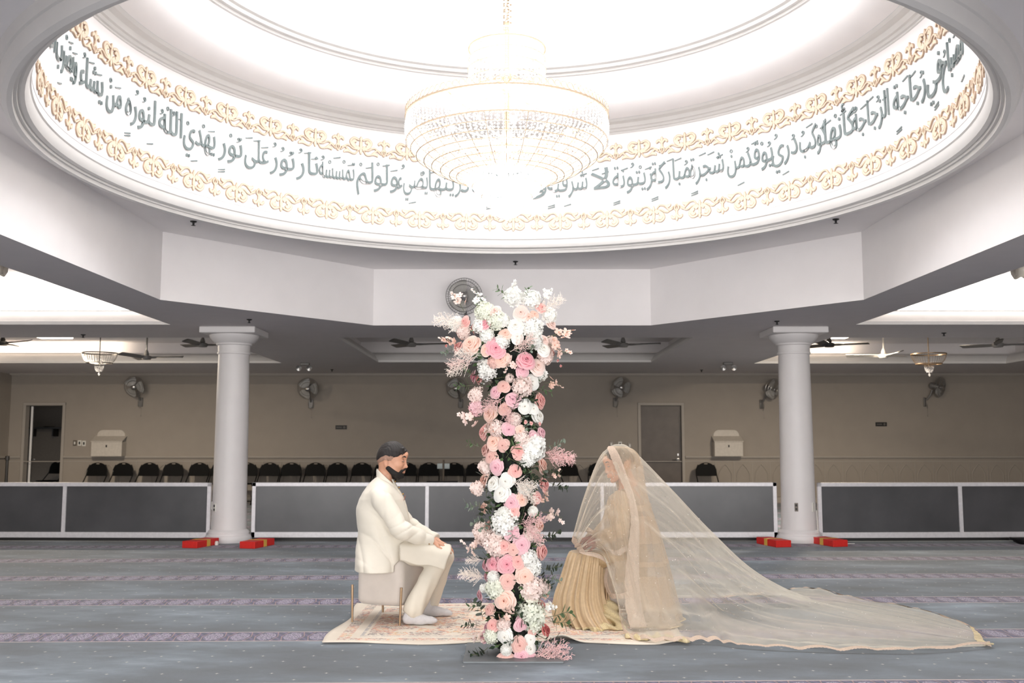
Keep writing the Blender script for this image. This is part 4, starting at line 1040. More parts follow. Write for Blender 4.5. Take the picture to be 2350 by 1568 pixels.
def cut_box(S, c, half, rotz, r=.0):
    """rounded box sdf"""
    ca, sa = math.cos(rotz), math.sin(rotz)
    x = (S.X-c[0])*ca+(S.Y-c[1])*sa; y = -(S.X-c[0])*sa+(S.Y-c[1])*ca; z = S.Z-c[2]
    qx, qy, qz = np.abs(x)-half[0]+r, np.abs(y)-half[1]+r, np.abs(z)-half[2]+r
    return np.sqrt(np.maximum(qx, 0)**2+np.maximum(qy, 0)**2+np.maximum(qz, 0)**2)+np.minimum(np.maximum(qx, np.maximum(qy, qz)), 0)-r
# ---------------------------------------------------------------- rug
def rug_mat():
    m, nt, b = new_mat('distressed_rug'); co = nt.coords(); sp = nt.add('ShaderNodeSeparateXYZ'); nt.l.new(co, sp.inputs[0]); X_, Y_ = sp.outputs[0], sp.outputs[1]
    ax, ay = nt.math('ABSOLUTE', X_), nt.math('ABSOLUTE', Y_)
    e = nt.math('MINIMUM', nt.math('SUBTRACT', 1.2, ax), nt.math('SUBTRACT', .80, ay))       # distance from the rug edge
    base = nt.ramp(nt.noise(co, 3, 4), [(.3, lin((.80, .76, .70))), (.7, lin((.87, .83, .77)))])
    fine = nt.noise(co, 48, 5, .75); big = nt.noise(co, 4.5, 2)
    band = nt.math('MULTIPLY', nt.math('GREATER_THAN', e, .07), nt.math('LESS_THAN', e, .15)); band2 = nt.math('LESS_THAN', nt.math('ABSOLUTE', nt.math('SUBTRACT', e, .22)), .012)
    inner = nt.math('GREATER_THAN', e, .25)
    blot = nt.math('MULTIPLY', nt.math('GREATER_THAN', fine, .50), nt.math('ADD', nt.math('MULTIPLY', inner, nt.math('GREATER_THAN', big, .42)), nt.math('MULTIPLY', band, .9), clamp=True))
    colr = nt.ramp(nt.noise(co, 7, 2), [(.36, lin((.36, .34, .37))), (.46, lin((.62, .42, .40))), (.54, lin((.82, .50, .38))), (.62, lin((.84, .68, .48))), (.7, lin((.45, .40, .42)))])
    c = nt.mix(nt.math('MULTIPLY', blot, .72), base, colr)
    c = nt.mix(nt.math('MULTIPLY', nt.math('MULTIPLY', band2, nt.math('GREATER_THAN', fine, .47)), .6), c, lin((.55, .55, .58)))
    nt.l.new(c, b.inputs['Base Color']); b.inputs['Roughness'].default_value = .95; nt.l.new(nt.bump(nt.noise(co, 300, 2), .4, .003), b.inputs['Normal']); return m
RX, RY = -.03, 7.40
rug = MB(); G = []
for i in range(81):
    row = []
    for j in range(49):
        u = i/80*2-1; v = j/48*2-1; x = u*1.2; y = v*.80
        lift = .022*max(0, 1-abs(v+1)*9)*max(0, math.sin(x*5.2+1.2))*(.4+.9*max(0, u))+.05*math.exp(-((u-.30)/.07)**2)*max(0, 1-abs(v+1)*6)
        y2 = y+.02*math.sin(x*4+1)+(-.02*math.sin(x*9) if v < -.9 else 0); x2 = x+.03*math.sin(y*5+1.0)*(1 if u < 0 else .6)
        row.append((x2, y2, .008+lift))
    G.append(row)
rug.grid(G); o = rug.build('rug', rug_mat(), loc=(RX, RY, 0)); md = o.modifiers.new('s', 'SOLIDIFY'); md.thickness = .007; md.offset = 0
tag(o, 'faded cream patterned rug under the couple', 'rug')
# ---------------------------------------------------------------- ottomans
M_velvet = mat('greige_velvet', (.78, .745, .71), .85, var=.03, scale=14, sheen=.4); M_leg = mat('antique_gold_leg', (.66, .56, .45), .35, .8)
def ottoman(loc, rz, label, half=.20):
    t = thing('ottoman', label, 'stool', loc, rz, 'velvet stools of the couple')
    S = SDF((-.24, -.24, .09), (.24, .24, .50), .008); S.f = cut_box(S, (0, 0, .285), (half, half, .165), 0, .05); S.f = S.f-.004*np.cos(np.clip(S.X/half, -1, 1)*1.5)*np.cos(np.clip(S.Y/half, -1, 1)*1.5)
    o = np_mesh('cushion', S.mb(), M_velvet, 2); o.parent = t
    for sx in (-1, 1):
        for sy in (-1, 1): MB().tube([(sx*(half-.02), sy*(half+.008), .27), (sx*(half+.012), sy*(half+.03), .265), (sx*(half+.005), sy*(half+.035), .0)][1:], [.0095, .008], 10).build('leg', M_leg, t)
    return t
OX, OY, OR = -.895, 7.48, R_(-22)
ottoman((OX, OY, .012), OR, 'greige velvet stool with gold legs under the seated man', .19)
BX, BY = px(1437, 1340, 7.45).x, 7.47
ottoman((BX, BY, .012), R_(8), 'greige velvet stool under the veiled woman', .19)
# ---------------------------------------------------------------- the man
MY = 7.46
def M_(x, y, dy=0.0): return px(x, y, MY+dy)
man = thing('person', 'bearded man in an ivory suit seated on a stool in profile, hands on knees', 'person', (M_(890, 1300).x, MY, .012))
HM = Matrix.Translation(M_(901, 1057)) @ Matrix.Rotation(R_(7), 4, 'Y') @ Matrix.Rotation(R_(-4), 4, 'Z')
hd = place_head(HM, man, M_skin, beard=True)
body = MB(); body.v, body.f, body.m = hd.v, hd.f, hd.m
T = SDF((-1.30, 7.0, .0), (-.35, 7.95, 1.12), .012)
def limb(S, pts, rs, k=.03):
    for i in range(len(pts)-1): S.add(S.cone(pts[i], pts[i+1], rs[i], rs[i+1]), k)
limb(T, [M_(888, 1090), M_(884, 1118)], [.048, .052])
limb(T, [M_(882, 1150), M_(878, 1200), M_(872, 1265)], [.09, .10, .11])
for s, kx in ((-1, 0), (1, 6)):
    limb(T, [M_(878+kx, 1140, s*.11), M_(876+kx, 1146, s*.18), M_(925+2*kx, 1218, s*.24), M_(985+2*kx, 1241, s*.17)], [.045, .045, .038, .027])
    limb(T, [M_(868, 1265, s*.09), M_(1012+kx, 1277, s*.14)], [.065, .052]); limb(T, [M_(1014+kx, 1277, s*.15), M_(950+4*kx, 1404-kx, s*.2)], [.05, .03])
q = T.mb(); body.add(q.v, q.f)
hn = hand_sdf(M_(992, 1241, -.17), M_(1036, 1258, -.15)-M_(992, 1241, -.17), (.1, -.15, 1), thumb=1, curl=(.12, .35, .3), sc_=.92); q = hn.mb(); body.add(q.v, q.f)
hf = hand_sdf(M_(1000, 1240, .16), M_(1040, 1258, .15)-M_(1000, 1240, .16), (.1, .1, 1), thumb=-1, curl=(.12, .35, .3), sc_=.92); q = hf.mb(); body.add(q.v, q.f)
np_mesh('body', body, M_skin, 1, man)
# socks
for s, (hx, hy), (tx, ty), dy in ((-1, (937, 1424), (990, 1431), -.22), (1, (975, 1402), (1004, 1404), .24)):
    S = SDF((-1.0, 7.0, .0), (-.35, 7.95, .25), .005); h0 = pz(hx, hy, .05); t0 = pz(tx, ty, .042)
    if s == -1: h0 = px(937, 1420, MY+dy); t0 = px(985, 1430, MY+dy)
    h0.z = .055; t0.z = .045; t0.y = h0.y-.01
    d = (t0-h0).normalized(); t0 = h0+d*.165
    S.add(S.cone(h0, h0+d*.09+Vector((0, 0, -.005)), .036, .038)); S.add(S.cone(h0+d*.08, t0, .038, .026), .02); S.add(S.cone(h0+Vector((0, 0, .0)), h0+Vector((.02, 0, .07)), .034, .032), .03); S.add(S.cone(t0, t0+d*.03, .026, .017), .01)
    S.f = S.smax(S.f, .013-S.Z, .008); np_mesh('sock', S.mb(), M_sock, 1, man)
# trousers
S = SDF((-1.30, 7.0, .03), (-.35, 7.95, .75), .007)
for s, kx in ((-1, 0), (1, 8)):
    k_ = M_(1013+kx, 1280, s*.14); a_ = M_(948+4*kx, 1399-kx, s*.2); hp = M_(866, 1268, s*.09)
    limb(S, [hp, M_(940, 1270, s*.11), k_], [.10, .088, .068], .03); mid = k_.lerp(a_, .45); limb(S, [k_, mid, a_], [.072, .068, .076], .02)
    d = (a_-k_).normalized(); lo = a_+d*.045
    S.f = np.where((S.X < a_.x+.16) & (np.abs(S.Y-a_.y) < .13), np.maximum(S.f, -(-(S.half(lo, d)))), S.f)
S.add(S.ell(M_(862, 1270), (.15, .19, .10)), .03)
fold = .004*np.sin(S.X*70-S.Z*14+S.Y*40+2*np.sin(S.Z*9))*np.clip((.42-S.Z)*6, 0, 1)+S.wav((18, 30), .006, 11)
S.f = S.f+fold
S.cut(cut_box(S, (OX, OY, .27), (.197, .197, .185), OR, .05), .005)
np_mesh('trousers', S.mb(), M_kurta, 1, man)
# long shirt over the lap
G = []
for i in range(25):
    t = i/24
    row = []
    prof = [(-.262, (918+102*t, 1286+22*t)), (-.255, (918+109*t, 1268+18*t)), (-.235, (918+117*t, 1250+15*t)), (-.16, (934+100*t, 1239+12*t)), (-.07, (935+95*t, 1243+14*t)), (.02, (936+92*t, 1247+12*t)),
            (.10, (936+98*t, 1241+12*t)), (.19, (936+100*t, 1240+12*t)), (.235, (936+98*t, 1252+14*t)), (.225, (936+92*t, 1285+20*t))]
    P = catmull([M_(xx, yy, dy) for dy, (xx, yy) in prof], 46)
    for j, p in enumerate(P):
        w_ = .006*math.sin(j*.35-i*.25)+.004*math.sin(i*.5+j*.15); row.append(p+Vector((0, -.3*w_, w_)))
    G.append(row)
o = MB().grid(G).build('long_shirt', M_kurta, man, world=True, angle=180); md = o.modifiers.new('s', 'SOLIDIFY'); md.thickness = .004; md.offset = 0
# jacket
ys = [1085, 1100, 1112, 1130, 1145, 1165, 1200, 1225, 1245, 1265, 1290, 1320]
bk = [872, 858, 846, 834, 826, 821.5, 820, 820, 820, 817, 814, 812]
fr = [900, 905, 910, 919, 926, 931, 939, 944, 945, 939, 935, 934]
hw = [.07, .10, .155, .20, .212, .205, .195, .20, .225, .255, .285, .29]
zz = np.array([M_(880, y).z for y in ys])[::-1]; xb = np.array([M_(x, y).x for x, y in zip(bk, ys)])[::-1]; xf_ = np.array([M_(x, y).x for x, y in zip(fr, ys)])[::-1]; hwv = np.array(hw)[::-1]
S = SDF((-1.32, 7.12, M_(880, 1312).z), (-.42, 7.86, M_(880, 1070).z), .006)
zr = S.Z.ravel(); cxz = np.interp(zr, zz, (xb+xf_)/2)[None, None, :]; az = np.interp(zr, zz, (xf_-xb)/2)[None, None, :]; bz = np.interp(zr, zz, hwv)[None, None, :]
ex = 2.3
e = (np.abs((S.X-cxz)/az)**ex+np.abs((S.Y-MY)/bz)**ex)**(1/ex); S.f = ((e-1)*np.minimum(az, bz)*.85).astype(np.float32)
e_ = (M_(909, 1116)-M_(862, 1088)).normalized(); up_ = Vector((-e_.z, 0, e_.x)); up_ = up_ if up_.z > 0 else -up_
S.f = S.smax(S.f, S.half(M_(866, 1090), up_), .03)
arms = None
for s, pts in ((-1, [(868, 1138, -.165), (878, 1152, -.215), (918, 1214, -.262), (928, 1220, -.262), (958, 1232, -.22), (988, 1242, -.175)]), (1, [(876, 1138, .165), (890, 1152, .215), (938, 1206, .26), (946, 1212, .26), (970, 1226, .22), (998, 1238, .17)])):
    P = [M_(*p) for p in pts]
    g = None
    for i, (r0, r1) in enumerate(((.069, .074), (.074, .066), (.066, .066), (.064, .056), (.056, .046))):
        c = S.cone(P[i], P[i+1], r0, r1); g = c if g is None else S.smin(g, c, .02)
    d = (P[-1]-P[-2]).normalized(); g = np.maximum(g, S.half(P[-1]+d*.012, d))
    ax = (P[2]-P[1]).normalized(); el = P[3]
    dist = np.sqrt((S.X-el[0])**2+(S.Y-el[1])**2+(S.Z-el[2])**2)
    fall = np.exp(-(dist/.11)**2); u = (S.X-el[0])*.55-(S.Z-el[2])*.83
    g = g+.009*(1-np.abs(np.sin(u*42+(S.Y-el[1])*9+.8*np.sin(S.Z*22))))**3*fall+.006*(1-np.abs(np.sin(((S.X-el[0])*.55-(S.Z-el[2])*.83)*13+((S.X-el[0])*.8+(S.Z-el[2])*.55)*16)))**3+S.wav((22, 37), .005, 6)*(1-fall)
    arms = g if arms is None else np.minimum(arms, g)
for s in (-1, 1): S.add(S.cone(M_(880, 1126, s*.05), M_(870, 1138, s*.165), .05, .062), .05)
tor = S.f+.006*np.sin(S.X*22+S.Z*30+1.2+2*np.sin(S.Z*6))*np.clip((1.0-S.Z)*2, 0, 1)+S.wav((14, 21, 32), .007, 2)
crs = lambda ph: (1-np.abs(np.sin(ph)))**3
la = np.sqrt((S.X-M_(880, 1240).x)**2+(S.Z-M_(880, 1240).z)**2)
tor = tor+.010*crs((S.X*.75+S.Z*1.0)*17+.6*np.sin(S.X*14))*np.exp(-(la/.17)**2)+.008*crs((S.X*1.0+S.Z*.12)*16+.5*np.sin(S.Z*11)+1.0)*np.clip((.78-S.Z)*5, 0, 1)
tor = np.maximum(tor, (S.half(M_(905, 1306), (0, 0, -1))))
fc = M_(934, 1300); tor = S.smax(tor, S.X-fc.x-.012+np.clip(fc.z+.035-S.Z, 0, 1)**2*9, .004)
S.f = S.smin(tor, arms, .004)
S.f = np.maximum(S.f, -S.ell(HM @ Vector((-.06, 0, -.17)), (.062, .062, .11)))
S.cut(cut_box(S, (OX, OY, .27), (.199, .199, .19), OR, .05), .003)
jk = np_mesh('jacket', S.mb(), M_suit, 1, man)
# standing collar
C = SDF((-1.12, 7.32, .95), (-.78, 7.62, 1.26), .0035); a_, b_ = M_(889, 1122), M_(885, 1082); axn = (M_(892, 1084)-M_(880, 1114)).normalized()
C.f = C.cone(a_, b_, .079, .070); C.f = np.maximum(C.f, -C.cone(a_, b_+(b_-a_)*.4, .072, .062))
tn_ = Vector((-(M_(868, 1074).z-M_(906, 1111).z), 0, -(M_(906, 1111).x-M_(868, 1074).x))); tn_ = Vector((tn_.z, 0, tn_.x)); e_ = (M_(907, 1112)-M_(867, 1075)).normalized(); up_ = Vector((-e_.z, 0, e_.x)); up_ = up_ if up_.z > 0 else -up_
C.f = np.maximum(C.f, C.half(M_(867, 1075), up_)); C.f = np.maximum(C.f, -C.half(M_(867, 1108), up_))
np_mesh('jacket_collar', C.mb(), M_suit, 1, man)
# shirt front, buttons, pocket square
sf = MB()
G = [[M_(x+dx, y+dyy, dy) for dy, dx, dyy in ((-.045, -3, 0), (-.02, 0, 0), (0, 1.5, 0), (.02, 0, 0), (.045, -3, 0))] for x, y in ((903, 1100), (907, 1110), (914, 1122), (921, 1133), (927, 1145), (932, 1160), (936, 1178), (940, 1198), (945, 1215))]
o = sf.grid(G).build('shirt_front', M_kurta, man, world=True, angle=180); md = o.modifiers.new('s', 'SOLIDIFY'); md.thickness = .006
for x, y in ((904, 1105), (913, 1119), (922, 1134)): MB().ball(M_(x+3, y, -.01), .006, 10, 6).build('button', M_gold, man, world=True)
MB().ball(M_(985, 1249, -.225), .006, 10, 6).build('cuff_button', M_leg, man, world=True)
ps = MB(); c = M_(927, 1143, -.09); ps.add([c+Vector(v) for v in ((0, -.01, -.02), (.0, .03, -.02), (.012, .025, .022), (.01, -.0, .012), (.006, -.012, .018))], [(0, 1, 2, 3, 4)]); ps.build('pocket_square', mat('peach_silk', (.88, .60, .52), .5), man, world=True)
o = None
sm = MB(); pts = [M_(846, 1122, -.197), M_(838, 1137, -.222), M_(842, 1152, -.243), M_(856, 1160, -.262)]
# ---------------------------------------------------------------- the woman
WY = 7.42
def B_(x, y, dy=0.0): return px(x, y, WY+dy)
M_gk = mat('champagne_gold_brocade', (.70, .59, .44), .5, .12, var=.10, scale=120, bump=.35, bdist=.002, sheen=.3)
M_gs = mat('champagne_satin', (.755, .655, .515), .42, .12, var=.07, scale=40, sheen=.3)
M_seq = mat('pale_gold_sequins', (.93, .84, .68), .28, .55, var=.3, scale=260, bump=.8, bdist=.003)
M_lace = mat('cream_lace', (.86, .77, .69), .7, var=.18, scale=220, bump=.9, bdist=.004)
wm = thing('person', 'bride in champagne gold under a long sheer veil, seated facing the pillar', 'person', (B_(1430, 1300).x, WY, .012))
HW = Matrix.Translation(B_(1417, 1066)) @ Matrix.Rotation(PI, 4, 'Z') @ Matrix.Rotation(R_(14), 4, 'Y') @ Matrix.Rotation(R_(14), 4, 'Z') @ Matrix.Scale(.95, 4)
hd = place_head(HW, wm, M_skin2, female=True)
body = MB(); body.v, body.f, body.m = hd.v, hd.f, hd.m
T = SDF((.25, 7.0, .0), (1.25, 7.9, 1.12), .012)
limb(T, [B_(1432, 1095), B_(1438, 1135)], [.046, .05]); limb(T, [B_(1440, 1150), B_(1446, 1200), B_(1448, 1265)], [.10, .10, .12])
for s in (-1, 1):
    limb(T, [B_(1440, 1143, s*.10), B_(1442, 1148, s*.155), B_(1425, 1222, s*.2), B_(1368, 1240, s*.07-.03)], [.05, .045, .034, .024])
    limb(T, [B_(1440, 1278, s*.09), B_(1340, 1292, s*.10)], [.07, .042]); limb(T, [B_(1340, 1292, s*.10), B_(1340, 1432, s*.11)], [.042, .035]); limb(T, [B_(1338, 1436, s*.11), B_(1300, 1442, s*.12)], [.034, .02])
q = T.mb(); body.add(q.v, q.f)
hh = body
for s, w0, w1, th in ((-1, (1372, 1240, -.13), (1340, 1252, -.13), -1), (1, (1366, 1236, -.02), (1338, 1240, -.09), 1)):
    hs = hand_sdf(B_(*w0), B_(*w1)-B_(*w0), (-.2, -.5, .8), thumb=th, curl=(.35, .5, .4), sc_=.88); q = hs.mb(); hh.add(q.v, q.f, 1)
np_mesh('body', body, [M_skin2, M_henna], 1, wm)
# hair and bun
S = SDF((-.16, -.11, -.12), (.13, .11, .16), .004); H0 = S.ell((-.018, 0, .045), (.104, .088, .096)); S.f = np.maximum(H0, S.X*.75-S.Z*.7-.012); S.f = np.maximum(S.f, S.X-.075); S.add(S.ell((-.105, 0, .02), (.045, .05, .048)), .01); S.f = S.f+.0015*np.sin(S.Y*300+S.X*40)
np_mesh('hair', S.mb(HW), M_hair, 0, wm)
jw = MB()
for k in range(16):
    u = k/15; jw.octa((.083+.010*math.sin(u*PI), 0, .105-.07*u), .006+.004*(k > 11))
for s in (1, -1):
    for k in range(14): u = k/13; jw.octa((.083-.11*u, s*.083*math.sin(u*PI/2)**.8, .10-.08*u), .0055)
    for k in range(12): a = 2*PI*k/12; jw.octa((-.02+.018*math.cos(a), s*.094, -.075+.02*math.sin(a)), .006)
    jw.octa((-.02, s*.094, -.075), .012)
jw.xf(HW).build('jewellery', M_seq, wm, smooth=False, world=True)
# kurta with sleeves
S = SDF((.35, 7.02, .30), (1.22, 7.84, 1.04), .0075)
ys = [1118, 1128, 1145, 1170, 1205, 1240, 1270, 1300, 1330]; fr = [1420, 1412, 1402, 1393, 1400, 1398, 1395, 1385, 1380]; bk = [1446, 1458, 1470, 1474, 1472, 1478, 1486, 1492, 1496]; hw = [.06, .10, .16, .17, .15, .17, .2, .215, .22]
zz = np.array([B_(1440, y).z for y in ys])[::-1]; x0 = np.array([B_(x, y).x for x, y in zip(fr, ys)])[::-1]; x1 = np.array([B_(x, y).x for x, y in zip(bk, ys)])[::-1]; hv = np.array(hw)[::-1]; zr = S.Z.ravel()
cxz = np.interp(zr, zz, (x0+x1)/2)[None, None, :]; az = np.interp(zr, zz, (x1-x0)/2)[None, None, :]; bz = np.interp(zr, zz, hv)[None, None, :]
e = np.sqrt(((S.X-cxz)/az)**2+((S.Y-WY)/bz)**2); S.f = ((e-1)*np.minimum(az, bz)*.85).astype(np.float32)
S.f = S.smax(S.f, S.Z-B_(1440, 1122).z, .03)
for s in (-1, 1):
    S.add(S.cone(B_(1438, 1140, s*.08), B_(1442, 1150, s*.15), .055, .055), .04)
    g = S.smin(S.cone(B_(1442, 1150, s*.155), B_(1426, 1220, s*.205), .058, .056), S.cone(B_(1426, 1220, s*.205), B_(1378, 1238, s*.08-.03), .056, .05), .02)
    S.add(g, .012)
    S.add(S.smin(S.cone(B_(1442, 1278, s*.1), B_(1362, 1286, s*.10), .098, .07), S.cone(B_(1442, 1278, 0), B_(1366, 1282, 0), .09, .06), .03), .02)
S.f = S.f+.003*np.sin(S.X*60+S.Z*50)+S.wav((26, 44), .006, 8)
S.f = np.maximum(S.f, -S.half((0, 0, B_(1440, 1335).z), (0, 0, 1)))
S.f = np.maximum(S.f, -S.ell(HW @ Vector((-.06, 0, -.18)), (.055, .055, .09)))
S.cut(cut_box(S, (BX, BY, .27), (.20, .20, .185), R_(8), .05), .006)
np_mesh('kurta', S.mb(), M_gk, 1, wm)
# gathered skirt legs
lv = [(1266, 1309, 1392, -.00, .17), (1282, 1303, 1392, 0, .20), (1310, 1296, 1391, -.0, .22), (1345, 1287, 1392, -.01, .24), (1385, 1276, 1398, -.03, .27), (1420, 1274, 1412, -.04, .32), (1444, 1282, 1428, -.05, .36), (1452, 1286, 1432, -.05, .37)]
G = []; NA = 260; rows = 40
ctrl = [[Vector((px(a, y, WY).x, px(b, y, WY).x, px(a, y, WY).z)), Vector((dy, hd_, 0))] for y, a, b, dy, hd_ in lv]
A = catmull([c[0] for c in ctrl], rows); Bq = catmull([c[1] for c in ctrl], rows)
zmin = min(a.z for a in A); zmax = A[0].z
rr = random.Random(3); ph = [rr.uniform(0, 6.28) for _ in range(6)]
for i in range(rows):
    t = (zmax-A[i].z)/(zmax-zmin); cx = (A[i].x+A[i].y)/2; ax = (A[i].y-A[i].x)/2; cy = WY+Bq[i].x; ay = Bq[i].y; row = []
    z = .016+(A[i].z-zmin)*(zmax-.016)/(zmax-zmin)
    for k in range(NA):
        a = 2*PI*k/NA
        pl = .5*math.sin(23*a+ph[0]+.8*math.sin(3*a))+.35*math.sin(37*a+ph[1]+t)+.5*math.sin(11*a+ph[2]-1.5*t)*t
        d = pl*(.008+.020*t)+ (.02*math.sin(5*a+ph[3])+.015*math.sin(8*a))*t**4
        row.append((cx+(ax+d)*math.cos(a), cy+(ay+d)*math.sin(a), z+(.012*math.sin(9*a+ph[4])*t**6 if i < rows-1 else .008*math.sin(9*a))))
    G.append(row+[row[0]])
sk = MB().grid(G[:rows-5]).build('skirt', M_gs, wm, world=True, angle=180); MB().grid(G[rows-6:]).build('sequin_hem', M_seq, sk, angle=180)
cp = MB(); cp.grid([[Vector(p).lerp(Vector(((A[0].x+A[0].y)/2, WY, A[0].z+.022)), w_) for p in G[0]] for w_ in (0, .2, .5, .8, 1)]); cp.build('skirt_lap', M_gs, wm, world=True, angle=180)
# trailing second hem of the skirt, bunched behind the near ankle
S = SDF((.60, 6.92, .005), (1.02, 7.35, .30), .006)
S.add(S.cone(B_(1398, 1398, -.20), B_(1425, 1442, -.36), .05, .035)); S.add(S.cone(B_(1370, 1440, -.36), B_(1428, 1447, -.40), .035, .022), .04); S.add(S.cone(B_(1400, 1400, -.2), B_(1380, 1440, -.3), .06, .05), .04)
S.f = S.f+.007*np.sin(S.X*70+S.Z*90+S.Y*30)+S.wav((60, 90), .006, 4); S.f = np.maximum(S.f, .014-S.Z); np_mesh('skirt_fold', S.mb(), M_seq, 1, wm)
# ruffled cuff
for (x, y, dy, r) in ((1372, 1236, -.13, .062), (1352, 1228, .02, .05)):
    G = []
    for i in range(7):
        t = i/6; row = []
        for k in range(73):
            a = 2*PI*k/72; rad = .030+(r-.030)*math.sin(t*PI/2)+.010*t*math.sin(11*a); row.append(B_(x, y, dy)+Vector((-.05*t+.035+.008*math.sin(7*a)*t, rad*math.cos(a), rad*math.sin(a))))
        G.append(row)
    o = MB().grid(G).build('lace_cuff', M_lace, wm, world=True, angle=180); md = o.modifiers.new('s', 'SOLIDIFY'); md.thickness = .003
# ---------------------------------------------------------------- sheer cloth
def tulle(name, col, a0, a1, warp=0.0, thread=0):
    m = bpy.data.materials.new(name); m.use_nodes = True; nt = NT(m); nt.n.remove(nt.n['Principled BSDF'])
    df = nt.add('ShaderNodeBsdfDiffuse'); df.inputs[0].default_value = (*lin(col), 1); tl = nt.add('ShaderNodeBsdfTranslucent'); tl.inputs[0].default_value = (*lin(col), 1); tr = nt.add('ShaderNodeBsdfTransparent')
    s = nt.add('ShaderNodeMixShader'); s.inputs[0].default_value = .42; nt.l.new(df.outputs[0], s.inputs[1]); nt.l.new(tl.outputs[0], s.inputs[2])
    lw = nt.add('ShaderNodeLayerWeight'); lw.inputs[0].default_value = .5
    f = nt.math('ADD', nt.math('MULTIPLY', nt.math('POWER', lw.outputs['Facing'], 2.2), a1-a0), a0, clamp=True)
    if warp:
        f = nt.math('MULTIPLY', f, nt.ramp_val(nt.noise(nt.coords(), thread or 30, 4, .6), 1-warp, 1+warp)) if hasattr(nt, 'ramp_val') else nt.math('MULTIPLY', f, nt.math('ADD', nt.math('MULTIPLY', nt.noise(nt.coords(), thread or 30, 4, .6), 2*warp), 1-warp), clamp=True)
    x = nt.add('ShaderNodeMixShader'); nt.l.new(f, x.inputs[0]); nt.l.new(tr.outputs[0], x.inputs[1]); nt.l.new(s.outputs[0], x.inputs[2]); nt.l.new(x.outputs[0], nt.n['Material Output'].inputs[0]); return m
M_veil = tulle('ivory_tulle', (.93, .90, .84), .27, .92, .25, 7)
M_emb = tulle('embroidered_net', (.88, .79, .68), .55, .95, .5, 170)
M_dup = tulle('champagne_net', (.88, .80, .70), .38, .95, .3, 60)
sc.cycles.transparent_max_bounces = 24
# inner shawl: a cape from the crown down the back to the floor, open in front
rowsd = [  # y, x-left(edge), x-right, half depth
    (1024, 1402, 1428, .035), (1030, 1397, 1448, .085), (1045, 1400, 1462, .115), (1070, 1408, 1470, .135), (1100, 1420, 1474, .16), (1130, 1432, 1480, .215),
    (1165, 1440, 1490, .265), (1200, 1442, 1502, .285), (1250, 1436, 1516, .295), (1310, 1428, 1530, .31), (1370, 1425, 1543, .33), (1420, 1432, 1555, .38), (1452, 1436, 1562, .43)]
C1 = catmull([Vector((px(a, y, WY).x, px(b, y, WY).x, px(a, y, WY).z)) for y, a, b, h_ in rowsd], 70); C2 = catmull([Vector((h_, 0, 0)) for *_, h_ in rowsd], 70)
G = []; rr = random.Random(5)
for i in range(70):
    t = i/69; xl, xr, z = C1[i]; h_ = C2[i].x; row = []
    z = max(.02, z) if i < 69 else .018
    zfix = z-.0*t
    for k in range(121):
        s = k/120*2-1; a = s*PI*.5            # -90 deg = near side front edge, 0 = back, +90 = far side
        x = xl+(xr-xl)*math.cos(a)**.7 if abs(s) < 1 else xl
        y = WY+h_*math.copysign(abs(math.sin(a))**.8, s)
        f = (.010*math.sin(s*17+2*t)+.008*math.sin(s*31+3*t+1))*min(1, t*3)*(1+.9*t)
        zf = .02*math.sin(s*6+1)*t**5
        row.append((x+f*math.cos(a)+.008*math.sin(t*9+s), y-f*math.sin(-a)*-1, max(.016, zfix+zf)))
    G.append(row)
dp = MB().grid(G).build('shawl', M_dup, wm, world=True, angle=180)
def strip(G, cols, m, name, parent, off=.004, teeth=0, outward=None, rows_=None):
    """opaque band laid on a sheet along the given columns"""
    H = []
    for i in (rows_ or range(len(G))):
        r = []
        for j in cols:
            p = Vector(G[i][j]); c = Vector((B_(1440, 1200).x, WY, p.z)); d = (p-c); d.z = 0; d = d.normalized() if d.length else d
            r.append(p+d*off)
        if outward is not None:
            d = (r[0]-r[1]).normalized() if (r[0]-r[1]).length > 1e-6 else Vector((0, 0, 0)); r[0] = r[0]+d*(.008+teeth*abs(math.sin(i*1.1)))
        H.append(r)
    return MB().grid(H).build(name, m, parent, angle=180)
strip(G, range(0, 7), M_lace, 'lace_border', dp, outward=1, teeth=.006); strip(G, range(120, 113, -1), M_lace, 'lace_border', dp, outward=1, teeth=.006)
for r0, r1, c0, c1 in ((33, 36, 6, 115), (37, 46, 6, 46), (49, 51, 6, 115), (52, 60, 6, 40)):
    H = [[G[i][j] for j in range(c0, c1)] for i in range(r0, r1)]
    H = [[Vector(p)+Vector((0, -.006 if p[1] < WY else .006, 0)) for p in r] for r in H]; MB().grid(H).build('embroidered_panel', M_emb, dp, angle=180)
MB().grid([[Vector(p)+Vector((0, -.004 if p[1] < WY else .004, .003)) for p in r] for r in G[64:]]).build('sequin_border', M_seq, dp, angle=180)
S = SDF((.62, 6.45, .006), (1.30, 7.15, .10), .006)
hp_ = [pz(x, y, .02) for x, y in ((1440, 1462), (1475, 1468), (1510, 1462), (1545, 1470), (1578, 1474))]
for i in range(4): S.add(S.cone(hp_[i], hp_[i+1], .022, .022), .02)
S.f = S.f+.009*np.sin(S.X*95+2*np.sin(S.Y*20))+S.wav((70, 120), .006, 3); S.f = np.maximum(S.f, .016-S.Z); np_mesh('gathered_hem', S.mb(), M_seq, 1).parent = dp
